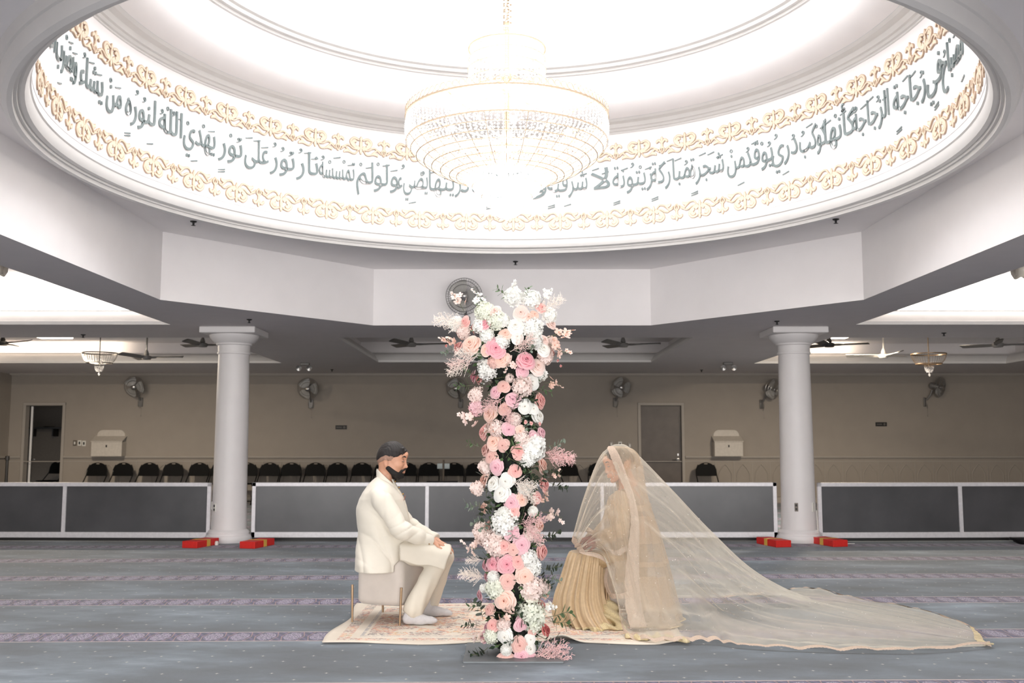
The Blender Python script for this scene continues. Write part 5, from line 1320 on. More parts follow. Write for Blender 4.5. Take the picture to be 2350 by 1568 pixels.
# front fall of the shawl over the arm, with scalloped edge
fr_ = [((1442, 1130, -.20), (1418, 1128, -.12), (1398, 1140, .0), (1392, 1160, .1)), ((1446, 1165, -.27), (1415, 1168, -.24), (1390, 1180, -.1), (1380, 1195, .05)), ((1445, 1200, -.29), (1408, 1205, -.30), (1375, 1214, -.2), (1360, 1222, -.02)),
       ((1442, 1235, -.30), (1410, 1240, -.33), (1385, 1245, -.27), (1362, 1250, -.12)), ((1440, 1262, -.30), (1418, 1275, -.33), (1398, 1268, -.3), (1380, 1262, -.2))]
Gf = [catmull([B_(*p) for p in r], 41) for r in fr_]; Gf = [catmull([Gf[i][j] for i in range(5)], 41) for j in range(41)]
Gf = [[p+Vector((0, .008*math.sin(j*.6+i*.25), .004*math.sin(i*.5))) for i, p in enumerate(c)] for j, c in enumerate(Gf)]
ff = MB().grid(Gf).build('shawl_front_fall', M_dup, wm, world=True, angle=180)
def scallop(edge, inner, name, parent, m=M_lace, w_=.03, tooth=.010, per=3.0):
    H = []
    for i, (e_, n_) in enumerate(zip(edge, inner)):
        e_ = Vector(e_); d = (e_-Vector(n_)); d = d.normalized() if d.length > 1e-7 else Vector((0, -1, 0))
        H.append([e_+d*(tooth*abs(math.sin(i*per))+.004)+Vector((0, -.003, .003)), e_+Vector((0, -.004, .004)), e_-d*w_+Vector((0, -.004, .004))])
    return MB().grid(H).build(name, m, parent, angle=180)
def dense(P, n): return catmull(P, n)
scallop(dense([c[-1] for c in Gf], 120), dense([c[-4] for c in Gf], 120), 'scalloped_edge', ff, per=.9)
low = [((1440, 1285, -.30), (1412, 1290, -.30), (1392, 1305, -.26)), ((1436, 1310, -.32), (1410, 1318, -.32), (1388, 1330, -.27)), ((1440, 1340, -.33), (1415, 1350, -.32), (1392, 1352, -.27)), ((1450, 1365, -.34), (1430, 1372, -.33), (1402, 1372, -.28))]
Gl = [catmull([B_(*p) for p in r], 25) for r in low]; Gl = [catmull([Gl[i][j] for i in range(4)], 31) for j in range(25)]
Gl = [[p+Vector((0, .006*math.sin(j*.8), 0)) for p in c] for j, c in enumerate(Gl)]
fl_ = MB().grid(Gl).build('shawl_lower_fall', M_dup, wm, world=True, angle=180); scallop(dense(Gl[-1], 100), dense(Gl[-4], 100), 'scalloped_edge', fl_, per=.9); scallop(dense([c[-1] for c in Gl], 80), dense([c[-4] for c in Gl], 80), 'scalloped_edge', fl_, per=.9)
# outer veil: control net, rows = stations from the front hem over the head to the tail, columns = near edge ... spine ... far edge
F = lambda x, y: pz(x, y, .018)
def net_row(near, spine, far): return near+[spine]+far
mir = lambda p: Vector((p.x, 2*WY-p.y, p.z))
rowsv = []
for near, sp_ in (
    ([B_(1334, 1270, -.27), B_(1330, 1264, -.22), B_(1325, 1256, -.15), B_(1318, 1246, -.07)], B_(1313, 1240)),
    ([B_(1388, 1290, -.32), B_(1376, 1250, -.29), B_(1360, 1200, -.22), B_(1345, 1160, -.10)], B_(1338, 1150)),
    ([B_(1412, 1370, -.40), B_(1400, 1280, -.36), B_(1392, 1170, -.27), B_(1378, 1085, -.13)], B_(1371, 1062)),
    ([F(1438, 1462), B_(1425, 1330, -.42), B_(1408, 1180, -.32), B_(1398, 1075, -.14)], B_(1393, 1031)),
    ([F(1500, 1474), B_(1465, 1340, -.46), B_(1435, 1190, -.34), B_(1420, 1080, -.15)], B_(1418, 1020)),
    ([F(1575, 1474), B_(1520, 1345, -.48), B_(1478, 1200, -.35), B_(1456, 1095, -.16)], B_(1452, 1033))):
    near = [Vector(p) for p in near]; rowsv.append(near+[sp_]+[mir(p) for p in near[::-1]])
rowsv += [
    [F(1640, 1474), B_(1590, 1370, -.50), B_(1556, 1260, -.34), B_(1545, 1165, -.16), B_(1540, 1122), B_(1560, 1185, .18), B_(1600, 1270, .4), B_(1660, 1340, .7), F(1700, 1372)],
    [F(1700, 1483), F(1665, 1440)+Vector((0, 0, .08)), B_(1640, 1350, -.36), B_(1632, 1262, -.17), B_(1630, 1218), B_(1655, 1262, .2), B_(1690, 1310, .5), F(1740, 1370)+Vector((0, 0, .03)), F(1775, 1360)],
    [F(1830, 1490), F(1790, 1462)+Vector((0, 0, .04)), B_(1760, 1410, -.35), B_(1740, 1352, -.15), B_(1738, 1316), B_(1765, 1340, .25), F(1800, 1385)+Vector((0, 0, .06)), F(1830, 1370)+Vector((0, 0, .01)), F(1862, 1352)],
    [F(1980, 1494), F(1950, 1472)+Vector((0, 0, .015)), F(1915, 1450)+Vector((0, 0, .05)), F(1885, 1435)+Vector((0, 0, .11)), F(1870, 1420)+Vector((0, 0, .13)), F(1890, 1405)+Vector((0, 0, .06)), F(1925, 1392)+Vector((0, 0, .01)), F(1940, 1380), F(1965, 1376)],
    [F(2120, 1494), F(2110, 1478), F(2090, 1460)+Vector((0, 0, .02)), F(2070, 1450)+Vector((0, 0, .03)), F(2065, 1440)+Vector((0, 0, .03)), F(2075, 1430)+Vector((0, 0, .02)), F(2090, 1420), F(2105, 1412), F(2120, 1404)],
    [F(2278, 1482), F(2272, 1480), F(2262, 1476), F(2255, 1472), F(2252, 1468), F(2250, 1462), F(2246, 1456), F(2240, 1450), F(2232, 1444)]]
NU, NV = 141, 230
C = [catmull(r, NU) for r in rowsv]; V = [catmull([C[i][j] for i in range(len(C))], NV) for j in range(NU)]
Gv = []
rr = random.Random(9); phs = [rr.uniform(0, 6.28) for _ in range(8)]
for j in range(NU):
    u = j/(NU-1)*2-1; col_ = []
    for i in range(NV):
        v = i/(NV-1); p = V[j][i].copy(); pn = V[min(j+1, NU-1)][i]-V[max(j-1, 0)][i]; pv = V[j][min(i+1, NV-1)]-V[j][max(i-1, 0)]; n = pn.cross(pv); n = n.normalized() if n.length > 1e-9 else Vector((0, 0, 1))
        s = abs(u)**1.2; amp = min(1, s*2.2)*.016*(1-.45*max(0, v-.7)/.3)+.003*min(1, abs(v-.38)*5)
        wv = math.exp(-((v-.37)/.12)**2)*min(1, abs(u)*1.6)
        d = wv*.013*(math.sin(v*105+phs[4]+1.5*u)+.6*math.sin(v*61+phs[5]+3*u))+(1-.8*wv)*amp*(.55*math.sin(u*34+phs[0]+1.2*math.sin(v*5))+.45*math.sin(u*57+phs[1]+v*3)+.35*math.sin(u*21+v*9+phs[2])+.3*math.sin(u*90+v*4+phs[3]))
        if p.z < .14: d = d*.4+.010*abs(math.sin(v*46+u*5))*max(0, 1-abs(abs(u)-1)*6); n = Vector((0, 0, 1))
        if abs(u) > .9 and p.z < .05: d += .012*abs(math.sin(v*60))
        p = p+n*d; p.z = max(.014, p.z); col_.append(p)
    Gv.append(col_)
vl = MB().grid(Gv).build('veil', M_veil, wm, world=True, angle=180)
scallop(dense(Gv[0][::2], 420), dense(Gv[3][::2], 420), 'lace_edging', vl, per=1.4, w_=.026, tooth=.008); fe = dense([Vector((p.x, p.y, max(.024, p.z*.6+.012)+.006*math.sin(i*.9))) for i, p in enumerate(Gv[-1][120:])], 300); fi = dense([Vector((p.x, p.y-.05, max(.030, p.z*.6+.018))) for p in Gv[-1][120:]], 300)
scallop(fe, fi, 'lace_edging', vl, per=1.4, w_=.055, tooth=.012)
scallop(dense([c[0] for c in Gv], 160), dense([c[4] for c in Gv], 160), 'lace_edging', vl, per=1.4, w_=.03); scallop(dense([c[-1] for c in Gv], 60), dense([c[-5] for c in Gv], 60), 'lace_edging', vl, m=M_seq, per=1.4, w_=.05)
M_pearl = mat('pearl', (.95, .93, .90), .2)
prl = MB()
for _ in range(230):
    j = rr.randrange(4, NU-4); i = rr.randrange(3, NV-3); prl.octa(Gv[j][i]+Vector((0, -.004, .003)), .0028)
prl.build('pearl_scatter', M_pearl, vl, smooth=False)['kind'] = 'stuff'
# ================================================================ FLOWER PILLAR
rf = random.Random(21)
PXc, PYc = px(1178, 1200, 6.3).x, 6.30
pil = thing('flower_pillar', 'tall pillar packed with pink, peach and white roses between the couple', 'flower stand', (PXc, PYc, 0))
# ---- petals
def petal_mat(name, inner, outer, edge=None, tr=.22):
    m = bpy.data.materials.new(name); m.use_nodes = True; nt = NT(m); b = nt.n['Principled BSDF']
    co = nt.coords(); ln = nt.add('ShaderNodeVectorMath', operation='LENGTH'); nt.l.new(co, ln.inputs[0])
    at_ = nt.add('ShaderNodeAttribute', attribute_name='pt')
    f = nt.math('ADD', nt.math('ADD', nt.math('MULTIPLY', ln.outputs['Value'], .45), nt.math('MULTIPLY', at_.outputs['Fac'], .55)), nt.math('MULTIPLY', nt.math('SUBTRACT', nt.noise(co, 5, 2), .5), .25))
    c = nt.ramp(f, [(.10, lin(inner)), (.5, lin(outer)), (.9, lin(edge or outer))])
    nt.l.new(c, b.inputs['Base Color']); b.inputs['Roughness'].default_value = .6; b.inputs['Specular IOR Level'].default_value = .3
    tl = nt.add('ShaderNodeBsdfTranslucent'); nt.l.new(c, tl.inputs[0]); mx = nt.add('ShaderNodeMixShader'); mx.inputs[0].default_value = tr
    nt.l.new(b.outputs[0], mx.inputs[1]); nt.l.new(tl.outputs[0], mx.inputs[2]); nt.l.new(mx.outputs[0], nt.n['Material Output'].inputs[0]); return m
PM = {'h': petal_mat('rose_deep_pink', (.74, .28, .40), (.93, .58, .64), (.96, .76, .78)),
      'k': petal_mat('rose_mauve_pink', (.76, .42, .52), (.93, .70, .75), (.96, .81, .83)),
      'c': petal_mat('rose_coral', (.86, .44, .45), (.95, .68, .66), (.97, .79, .76)),
      'p': petal_mat('rose_peach', (.93, .58, .47), (.97, .79, .71), (.98, .87, .82)),
      'q': petal_mat('rose_dusty_peach', (.80, .52, .48), (.92, .72, .68), (.95, .80, .76)),
      'w': petal_mat('rose_white', (.93, .88, .78), (.96, .95, .92), (.97, .97, .95)),
      'b': petal_mat('rose_blush', (.92, .68, .60), (.96, .84, .79), (.97, .90, .87)),
      'g': petal_mat('flower_green_white', (.84, .87, .74), (.93, .94, .88)),
      'd': petal_mat('rose_deep_coral', (.62, .18, .22), (.80, .40, .40), (.88, .52, .50))}
PN = {'h': 'deep pink', 'k': 'mauve pink', 'c': 'coral pink', 'p': 'peach', 'q': 'dusty peach', 'w': 'white', 'b': 'blush', 'g': 'greenish white', 'd': 'deep coral'}
def leaf_mat(name, a, b_):
    m = bpy.data.materials.new(name); m.use_nodes = True; nt = NT(m); b = nt.n['Principled BSDF']; nt.l.new(nt.ramp(nt.noise(nt.coords(), 9, 2), [(.3, lin(a)), (.7, lin(b_))]), b.inputs['Base Color'])
    b.inputs['Roughness'].default_value = .5; return m
L_dark = leaf_mat('leaf_dark', (.13, .19, .14), (.22, .29, .21)); L_mid = leaf_mat('leaf_mid', (.27, .37, .24), (.40, .50, .33)); L_grey = leaf_mat('leaf_silver', (.44, .51, .46), (.62, .68, .61)); L_stem = leaf_mat('stem_green', (.30, .35, .24), (.42, .42, .30))
def rose_mesh(seed, openness=1.0, n=26):
    r = random.Random(seed); mb = MB()
    for k in range(n):
        t = k/(n-1); th = k*2.399+r.uniform(-.25, .25)
        w = R_(100-48*t)*r.uniform(.92, 1.08)                       # half angle covered
        rt = (.07+.90*t**1.15)*(openness*.5+.5); zt = .34-.06*t-.62*t**2.2      # rim radius and height: a dome
        rb = .03+.16*t; zb_ = -.40
        curl = (.03+.16*t)*r.uniform(.7, 1.2); G = []
        for i in range(7):
            v = i/6; row = []
            for j in range(9):
                u = j/4-1; vv = v*(1-.16*u*u*(v**2))
                e = min(1, vv/.82); rho = rb+(rt-rb)*(e**(1.0+.9*(1-t))); z = zb_+(zt-zb_)*math.sin(e*PI/2)**.85
                if vv > .82:
                    q = (vv-.82)/.18; rho += curl*q; z -= curl*.55*q*q*(.3+t)
                wid = w*(.35+.65*math.sin(min(1, .15+v)*PI/2)) if v < .9 else w*(1-.10*(v-.9)/.1)
                ang = th+wid*u; rho *= 1+.05*u*(1 if t > .08 else .6); row.append((rho*math.cos(ang), rho*math.sin(ang), z+.018*math.sin(u*4+k)*v*t))
            G.append(row)
        mb.grid(G)
    R = max(math.hypot(v[0], v[1]) for v in mb.v); mb.v = [(x/R, y/R, z/R) for x, y, z in mb.v]
    return mb
def mesh_of(mb, nm, m, angle=180, pt=None):
    me = mb.mesh(nm, m, True, angle); a = me.attributes.new('pt', 'FLOAT', 'POINT')
    n = len(me.vertices)
    a.data.foreach_set('value', [pt((i % 63)//9/6) for i in range(n)] if pt else [1.0]*n)
    return me
PTF = lambda v: .0+1.15*max(0, v-.35)/.65
ROSES = [mesh_of(rose_mesh(1, 1.0), 'rose', PM['p'], pt=PTF), mesh_of(rose_mesh(2, .85, 22), 'rose', PM['p'], pt=PTF), mesh_of(rose_mesh(3, 1.1, 27), 'rose', PM['p'], pt=PTF)]
BUD = mesh_of(rose_mesh(5, .45, 14), 'rose_bud', PM['p'], pt=PTF)
def floret(mb, c, n, s, petals, r, mi=0, rnd=.3):
    n = Vector(n).normalized(); a = n.orthogonal().normalized(); b = n.cross(a); ph = r.uniform(0, 6)
    for k in range(petals):
        t = ph+2*PI*k/petals; d = a*math.cos(t)+b*math.sin(t); l = n.cross(d); lift = r.uniform(.05, .35)*s
        G = [[c+d*s*x+l*s*w*y+n*(lift*x*x) for y in (-1, 0, 1)] for x, w in ((.05, .10), (.45, .36), (.85, .34), (1.0, .12))]; mb.grid(G, mi)
    return mb
def fib(n, zmin=-1):
    for i in range(n):
        z = 1-(1-zmin)*(i+.5)/n; rr_ = math.sqrt(max(0, 1-z*z)); yield Vector((rr_*math.cos(i*2.39996), rr_*math.sin(i*2.39996), z))
def hydr(seed, n=60, pet=4, s=.27):
    r = random.Random(seed); mb = MB()
    for p in fib(n, -.35): p = p*r.uniform(.8, 1.0); floret(mb, p, p+Vector((r.uniform(-.3, .3), r.uniform(-.3, .3), r.uniform(-.3, .3))), s*r.uniform(.85, 1.15), pet, r)
    mb.ball((0, 0, 0), .66, 10, 8); return mb
HYD = [mesh_of(hydr(1), 'hydrangea', PM['b']), mesh_of(hydr(2, 48, 5, .30), 'hydrangea', PM['b'])]
def mum():
    r = random.Random(4); mb = MB()
    for p in fib(230, -.8):
        n = p.normalized(); d = (n+Vector((r.uniform(-.3, .3), r.uniform(-.3, .3), r.uniform(-.1, .4)))).normalized(); a = d.orthogonal().normalized()*.05; mb.add([n*.6-a, n*.6+a, n*.6+d*.40+a*.9, n*.6+d*.40-a*.9], [(0, 1, 2, 3)])
    mb.ball((0, 0, 0), .72, 12, 10); return mb
MUM = mesh_of(mum(), 'ball_flower', PM['g'])
def orchid(seed):
    """spray of five-petal blossoms and buds growing along +z"""
    r = random.Random(seed); mb = MB(); P = [Vector((0, 0, -.2)), Vector((.05, 0, .3)), Vector((.0, .08, .75)), Vector((-.1, .1, 1.1))]; mb.tube(P, .014, 5, 1)
    for k in range(7):
        c = P[1].lerp(P[3], k/6)+Vector((r.uniform(-.3, .3), r.uniform(-.3, .3), r.uniform(-.1, .1))); n = Vector((r.uniform(-.5, .5), -.6+r.uniform(-.4, .4), r.uniform(.1, .9))); mb.tube([P[1].lerp(P[3], k/6), c], .008, 4, 1)
        floret(mb, c, n, .25 if k < 5 else .13, 5, r)
        mb.ball(c+n.normalized()*.02, .03, 6, 4, 2)
    return mb
M_core_ = mat('flower_heart', (.80, .50, .38), .6)
ORC = [mb.mesh('blossom_spray', [PM['b'], L_stem, M_core_]) for mb in (orchid(1), orchid(2))]
for me in ORC: a = me.attributes.new('pt', 'FLOAT', 'POINT'); a.data.foreach_set('value', [.9]*len(me.vertices))
def euca(seed, n=11, pointed=False):
    r = random.Random(seed); mb = MB(); P = catmull([(0, 0, -.15), (r.uniform(-.1, .1), 0, .35), (r.uniform(-.15, .15), .1, .75), (r.uniform(-.3, .3), .1, 1.1)], 12); mb.tube(P, .014, 5, 1)
    for k in range(n):
        b = P[2+int(k*9/n)]; t = k*2.4; d = Vector((math.cos(t), math.sin(t), .35+.5*k/n)).normalized(); nn = Vector((0, 0, 1)).cross(d).normalized(); up = d.cross(nn); s = (.20 if not pointed else .27)*r.uniform(.8, 1.15)*(1-.3*k/n); w_ = .95 if not pointed else .42
        st = .06; G = [[b+d*(st+s*2*x)+nn*s*w_*y*wd+up*(.06*s*(y*y)-.2*s*x*x) for y in (-1, -.5, 0, .5, 1)] for x, wd in ((0, .08), (.15, .62), (.4, 1.0), (.65, .95), (.88, .55), (1.0, .06 if pointed else .2))]
        mb.grid(G); mb.tube([b, b+d*st*1.5], .008, 4, 1)
    return mb
EUC = [(euca(1)), (euca(2, 13))]; PTL = [euca(3, 12, True), euca(4, 9, True)]
EM = {(k, i): e.mesh('eucalyptus_sprig', [m, L_stem]) for k, m in (('e', L_dark), ('s', L_grey), ('m', L_mid)) for i, e in enumerate(EUC)}
LM = {(k, i): e.mesh('leaf_sprig', [m, L_stem]) for k, m in (('e', L_dark), ('s', L_grey), ('m', L_mid)) for i, e in enumerate(PTL)}
def astil(seed):
    r = random.Random(seed); mb = MB(); mb.tube([(0, 0, -.1), (0, 0, 1.0)], .010, 4)
    for k in range(26):
        z = .05+.95*k/26; t = k*2.4; L = .42*(1-.65*z)+.08; d = Vector((math.cos(t), math.sin(t), .8)).normalized(); b = Vector((0, 0, z)); mb.tube([b, b+d*L], .006, 3)
        for q in range(8):
            p = b+d*L*(q+1)/8; e = Vector((r.uniform(-1, 1), r.uniform(-1, 1), r.uniform(0, 1))).normalized()*.10; mb.tube([p, p+e], .006, 3)
            for w_ in (.5, 1): mb.octa(p+e*w_, .013)
    return mb
M_ast = {'b': mat('plume_blush', (.95, .85, .82), .8, var=.05), 'k': mat('plume_pink', (.93, .78, .77), .8, var=.05), 'w': mat('plume_cream', (.95, .91, .87), .8, var=.04)}
AST = {k: astil(i).mesh('astilbe_plume', m, False) for i, (k, m) in enumerate(M_ast.items())}
def crop3(x, y): return 980+x/3.483, 650+y/3.483
def crop4(x, y): return 1030+x/3.41, 1080+y/3.41
def surf(xp, yp, sink=0.0):
    top = max(0, min(1, (860-yp)/60)); R = .175+.13*top-sink; Y = PYc-R
    for _ in range(4):
        p = px(xp, yp, Y); dx = p.x-(PXc-.03*top); Y = PYc-.0*top-math.sqrt(max(R*R-dx*dx, .0004))
    p = px(xp, yp, Y); n = Vector((dx/R*.75, -(math.sqrt(max(0, 1-min(1, (dx/R)**2)))*.9+.35), .12+.25*top))
    return p, n.normalized()
def put(me, nm, p, n, s, mats=None, label=None, spin=None):
    o = bpy.data.objects.new(nm, me); COL.objects.link(o); o.parent = pil; o.location = p-Vector((PXc, PYc, 0))
    q = n.to_track_quat('Z', 'Y'); o.rotation_mode = 'QUATERNION'; from_ = Matrix.Rotation(spin if spin is not None else rf.uniform(0, 6.28), 4, 'Z').to_quaternion(); o.rotation_quaternion = q @ from_; o.scale = (s, s, s)
    if mats: o.material_slots[0].link = 'OBJECT'; o.material_slots[0].material = mats
    if label: o['label'] = label
    return o
MPP = 1/2268*6.12     # metres per picture pixel at the pillar
def jit(n, a=.25): return (n+Vector((rf.uniform(-a, a), rf.uniform(-a, a)*.5, rf.uniform(-a, a)))).normalized()
R3 = [(450,325,100,'h'),(540,220,95,'b'),(300,305,90,'c'),(345,480,150,'p'),(240,505,100,'c'),(550,520,150,'h'),(625,400,90,'p'),(750,235,110,'b'),(920,195,85,'c'),(705,340,125,'w'),(795,610,135,'h'),(765,695,105,'k'),(885,660,130,'b'),
      (410,765,90,'c'),(610,825,100,'q'),(543,870,100,'k'),(688,930,108,'k'),(918,935,130,'c'),(490,1045,135,'p'),(780,985,108,'w'),(850,1005,95,'w'),(900,1060,118,'w'),(620,1000,95,'q'),(440,1195,118,'c'),(655,1170,102,'k'),(530,1270,118,'p'),
      (605,1300,95,'q'),(925,1190,85,'k'),(855,1250,122,'k'),(745,1180,75,'p'),(730,1345,108,'c'),(460,1330,110,'q'),(505,1392,105,'q'),(550,1475,110,'k'),(705,1505,95,'c'),(930,1450,145,'p'),(590,610,125,'p'),(930,520,115,'w'),(720,430,105,'w'),
      (840,790,115,'w'),(1000,320,85,'b'),(810,270,80,'p'),(270,400,90,'q'),(470,530,95,'p'),(860,250,75,'p'),(380,960,100,'k'),(940,450,80,'b')]
R4 = [(265,75,110,'p'),(340,100,112,'w'),(445,85,118,'w'),(405,180,128,'w'),(760,110,105,'c'),(700,215,88,'c'),(490,255,120,'k'),(570,230,98,'p'),(265,290,92,'p'),(505,320,88,'c'),(720,430,100,'p'),(495,480,118,'k'),(570,585,128,'k'),(430,595,98,'c'),
      (505,622,88,'q'),(745,635,126,'c'),(345,735,118,'h'),(455,735,136,'h'),(540,715,98,'c'),(280,745,98,'k'),(595,830,132,'p'),(460,870,116,'q'),(435,1020,148,'p'),(235,975,92,'k'),(575,1200,116,'k'),(770,1250,98,'d'),(440,1305,128,'w'),
      (555,1370,118,'q'),(635,1398,108,'w'),(640,1325,85,'w'),(445,1490,128,'q'),(570,1455,106,'k'),(645,1465,86,'k'),(340,1215,96,'c'),(265,1310,94,'k'),(310,1090,90,'q'),(740,1050,68,'c'),(770,970,76,'p'),(665,1255,88,'q')]
for L_, cf_ in ((R3, crop3), (R4, crop4)):
    for i, (a, b, d, c) in enumerate(L_):
        xp, yp = cf_(a, b); s = d/3.45*MPP/2*1.3; p, n = surf(xp, yp)
        put(ROSES[i % 3], 'rose', p, jit(n, .22), s, PM[c], PN[c]+' rose')
H3 = [(560,300,130,'g'),(480,420,95,'w'),(840,350,150,'w'),(860,460,110,'w'),(490,690,150,'w'),(940,590,110,'b'),(400,900,120,'b'),(760,830,140,'b'),(460,225,130,'g'),(690,110,125,'w'),(830,130,130,'w'),(600,300,100,'w'),(300,390,110,'b'),
      (840,1320,180,'w'),(560,1160,120,'b'),(990,480,100,'b'),(600,470,100,'w'),(400,1000,110,'k'),(760,1240,110,'b'),(700,1090,90,'b'),(430,340,110,'w'),(970,260,110,'w'),(800,1400,120,'w'),(480,1470,110,'b'),(240,330,110,'w'),(900,730,100,'w'),(540,630,90,'q'),(660,760,60,'b')]
H4 = [(350,555,150,'b'),(290,520,130,'b'),(440,410,180,'w'),(620,690,120,'w'),(655,760,120,'w'),(650,930,160,'b'),(640,1120,190,'g'),(720,920,120,'b'),(255,470,120,'b'),(375,920,140,'g'),(340,1290,110,'g'),(640,500,110,'b'),(660,1190,140,'g'),(380,600,130,'b'),(590,150,90,'w'),(230,140,100,'b'),(700,560,80,'b'),(430,1210,90,'b')]
for L_, cf_ in ((H3, crop3), (H4, crop4)):
    for i, (a, b, d, c) in enumerate(L_):
        xp, yp = cf_(a, b); p, n = surf(xp, yp, .02); put(HYD[i % 2], 'hydrangea', p, jit(n), d/3.45*MPP/2*1.2, PM[c], PN[c]+' hydrangea')
for a, b, d in ((430,325,92),(658,320,88),(348,835,104),(283,920,92),(450,1405,98)):
    xp, yp = crop4(a, b); p, n = surf(xp, yp, -.01); put(MUM, 'ball_flower', p, n, d/3.45*MPP/2, PM['w'], 'white ball flower')
# sprigs: (x, y, length px, screen direction dx, dy, kind)
def sprig(xp, yp, L, dx, dy, me, nm, mats=None, label=None, out=.5, sink=.02):
    p, n = surf(xp, yp, sink); d = Vector((dx, 0, -dy)); d = (d.normalized()+n*out).normalized(); put(me, nm, p, d, L*MPP, mats, label)
for cf_, a, b, L, dx, dy, k, col in (
    (crop3, 300,340,230,-1,-.15,'a','w'),(crop3,380,590,210,-.9,.5,'a','b'),(crop3,340,650,180,-.8,.5,'a','w'),(crop3,680,540,190,.6,-.3,'a','b'),(crop3,600,920,200,-.7,.5,'a','k'),(crop3,620,960,160,.2,.6,'a','k'),(crop3,930,1350,230,1,.35,'a','k'),(crop3,960,1400,200,1,.1,'a','k'),(crop3,900,230,200,.7,-.4,'a','w'),
    (crop3,420,560,180,-1,.1,'a','w'),(crop4,500,90,180,.9,.2,'a','w'),(crop4,540,110,190,.7,.7,'a','w'),(crop4,560,420,190,.8,-.2,'a','k'),(crop4,590,410,190,.5,.6,'a','k'),(crop4,280,830,190,-1,-.1,'a','w'),(crop4,270,850,150,-.9,-.35,'a','w'),(crop4,660,1440,270,1,.15,'a','k'),(crop4,680,1420,240,1,-.2,'a','k'),(crop4,660,1460,220,1,.35,'a','b'),(crop4,260,700,120,-1,.1,'a','w'),
    (crop3,280,200,130,-.5,-1,'o','b'),(crop3,240,480,130,-1,-.1,'o','p'),(crop3,720,620,110,-.4,.2,'o','b'),(crop3,980,430,170,.9,-.3,'o','p'),(crop3,970,480,150,.6,.5,'o','p'),(crop3,720,850,120,.2,-.2,'o','b'),(crop3,420,1080,150,-1,-.1,'o','b'),(crop3,560,1150,120,-.3,.1,'o','b'),(crop3,700,110,110,-.1,-.8,'o','w'),(crop3,920,150,110,.5,-.7,'o','w'),(crop3,950,800,110,.7,0,'o','p'),(crop3,420,180,110,0,-1,'o','w'),
    (crop4,740,330,140,.7,.2,'o','b'),(crop4,740,270,110,.1,-.7,'o','p'),(crop4,250,610,130,-.9,.0,'o','b'),(crop4,430,1200,130,.2,-.3,'o','p'),(crop4,300,1290,120,-.9,.1,'o','b'),(crop4,720,1090,110,.7,-.2,'o','w'),(crop4,800,60,80,.5,-.4,'o','p'),
    (crop3,440,830,150,.3,-.6,'e','e'),(crop3,500,800,120,.3,.3,'e','e'),(crop3,370,730,110,-.5,-.5,'e','m'),(crop3,350,820,110,-.8,.2,'l','m'),(crop3,390,250,120,.2,-.5,'l','m'),(crop3,640,1380,130,.2,-.3,'l','m'),(crop3,660,1400,120,.5,.4,'l','e'),(crop3,690,1040,130,.1,-.8,'l','e'),(crop3,760,910,110,.6,.2,'l','e'),(crop3,960,1300,130,1,-.1,'e','s'),(crop3,930,1500,140,.9,.2,'e','e'),(crop3,800,1480,140,.3,.7,'e','e'),
    (crop3,860,430,120,-.2,.4,'e','s'),(crop3,800,160,110,.1,-.6,'l','m'),(crop3,640,110,100,-.7,-.4,'l','m'),(crop3,220,520,110,-.6,.6,'e','s'),(crop3,420,650,120,.2,.8,'l','e'),(crop3,880,840,110,.7,.4,'l','m'),(crop3,440,1310,110,-.8,-.2,'l','m'),(crop3,760,1060,120,.2,.5,'e','s'),(crop3,560,760,130,.9,-.1,'l','e'),
    (crop4,290,180,150,.1,-.5,'e','e'),(crop4,330,230,150,-.2,.8,'e','e'),(crop4,260,270,130,-1,.0,'e','s'),(crop4,300,410,120,-1,-.1,'e','s'),(crop4,330,380,110,-.3,.7,'e','s'),(crop4,720,760,150,.8,.1,'e','e'),(crop4,700,820,130,.7,.6,'e','e'),(crop4,760,840,110,.9,.1,'e','s'),(crop4,720,500,140,.9,.1,'e','e'),(crop4,340,1100,150,.6,.0,'e','e'),(crop4,430,1080,150,.7,.1,'e','e'),(crop4,260,1150,140,-.1,-.9,'e','e'),(crop4,230,1220,120,-.9,-.2,'e','e'),
    (crop4,780,1150,170,1,-.1,'l','m'),(crop4,800,1180,140,.9,.3,'l','m'),(crop4,740,1310,150,.8,.4,'l','e'),(crop4,700,1330,130,.3,.7,'l','e'),(crop4,290,1400,170,-.4,.5,'e','e'),(crop4,330,1450,150,-.7,.1,'e','e'),(crop4,250,1440,140,-.9,.3,'e','e'),(crop4,380,1370,120,.5,-.1,'l','e'),(crop4,640,590,110,.6,-.4,'l','e'),(crop4,590,300,110,-.1,.4,'l','e'),(crop4,650,970,120,.7,-.1,'l','s'),(crop4,620,1040,120,.3,.8,'l','s'),(crop4,270,1060,110,-.8,-.1,'l','m'),
    (crop4,380,660,120,-.4,.2,'l','e'),(crop4,480,420,110,.1,.3,'l','s'),(crop4,520,1110,120,.6,.4,'l','e'),(crop4,690,120,130,.2,-.6,'e','e'),(crop4,800,100,130,.6,.4,'e','e'),(crop4,250,1520,120,-.6,.1,'l','e'),(crop4,560,1290,110,-.6,.2,'l','e')):
    xp, yp = cf_(a, b); i = rf.randrange(2)
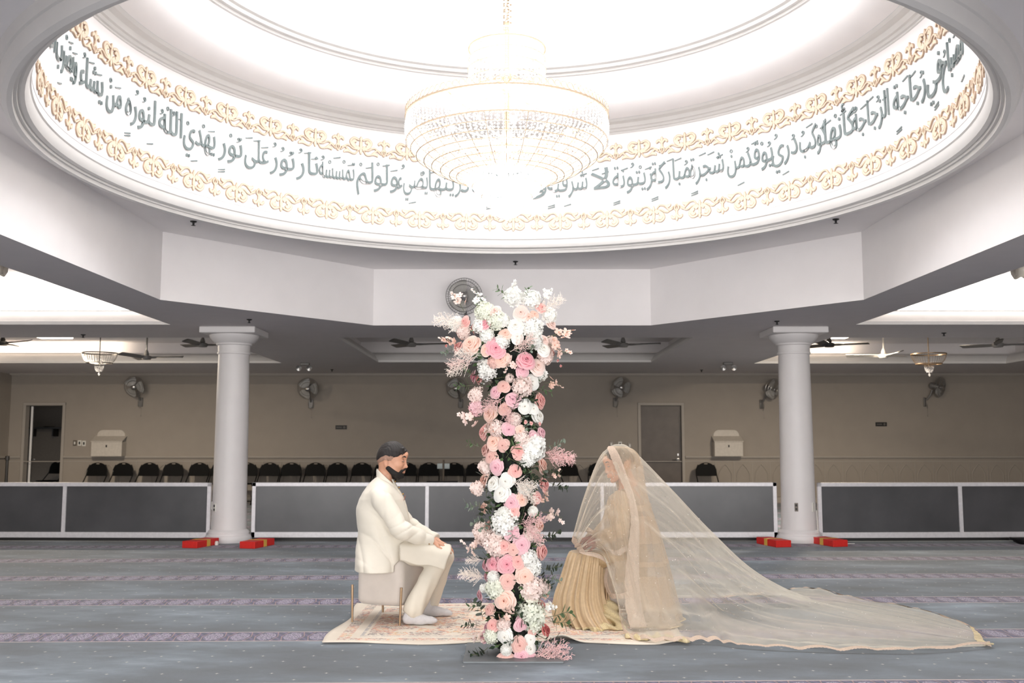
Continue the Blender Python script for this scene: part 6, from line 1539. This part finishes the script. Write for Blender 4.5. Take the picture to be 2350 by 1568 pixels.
    if k == 'a': sprig(xp, yp, L/3.45, dx, dy, AST[col], 'astilbe_plume', None, {'w': 'cream plume', 'b': 'blush plume', 'k': 'pink plume'}[col], .3, 0)
    elif k == 'o': sprig(xp, yp, L/3.45, dx, dy, ORC[i], 'blossom_spray', PM[col], PN[col]+' blossom spray', .3, 0)
    elif k == 'e': sprig(xp, yp, L/3.45*.95, dx, dy, EM[(col, i)], 'eucalyptus_sprig', None, None, .35, .01)
    else: sprig(xp, yp, L/3.45, dx, dy, LM[(col, i)], 'leaf_sprig', None, None, .35, .01)
for a, b, cf_ in ((790,1110,crop3),(835,1120,crop3),(905,1125,crop3),(1048,618,crop3),(1072,662,crop3),(150,500,crop3)):
    xp, yp = cf_(a, b); p, n = surf(xp, yp, -.02); put(BUD, 'rose_bud', p, n, .014, PM['c'], 'coral bud')
for k in range(13):      # roses turning round the sides
    z = .15+k*.155; a = R_((8 if k % 2 else 172)+rf.uniform(-14, 26)); n = Vector((math.cos(a), math.sin(a), .1)); r = .17 if z < 1.7 else .26
    c = rf.choice('kcpqwb'); put(ROSES[k % 3], 'rose', Vector((PXc, PYc, z))+n*r, n, rf.uniform(.042, .055), PM[c], PN[c]+' rose')
# ---- dark foliage filling and frame
fo = MB()
for k in range(2300):
    z = rf.uniform(.05, 2.06); a = rf.uniform(0, 2*PI); top = max(0, min(1, (z-1.72)/.15)); r = rf.uniform(.09, .145)+top*.12*rf.random()**.5
    if z > 1.95: r *= .9
    n = Vector((math.cos(a), math.sin(a), rf.uniform(-.5, .8))).normalized(); c = Vector((r*math.cos(a)-.03*top, r*math.sin(a), z)); d = (n+Vector((rf.uniform(-.8, .8), rf.uniform(-.8, .8), rf.uniform(-.8, .8)))).normalized(); s_ = d.cross(n).normalized()*rf.uniform(.007, .014); L = rf.uniform(.03, .055)
    fo.add([c, c+d*L*.5+s_, c+d*L, c+d*L*.5-s_], [(0, 1, 2, 3)], rf.randrange(2))
fo.build('foliage_filling', [L_dark, L_mid], pil, smooth=False)['kind'] = 'stuff'
core = MB(); core.lathe([(0, .03), (.10, .04), (.115, .1)]+[(.115+.008*math.sin(k*2.1), .1+k*.09) for k in range(1, 18)]+[(.17, 1.78), (.20, 1.9), (.16, 2.04), (0, 2.07)], n=24); core.build('floral_foam_core', mat('black_foam', (.07, .085, .065), .9), pil)
M_steel = mat('grey_painted_steel', (.46, .48, .49), .45, .3)
MB().box(-.30, .30, -.27, .30, 0, .012, bev=.003).build('base_plate', M_steel, pil, smooth=False)
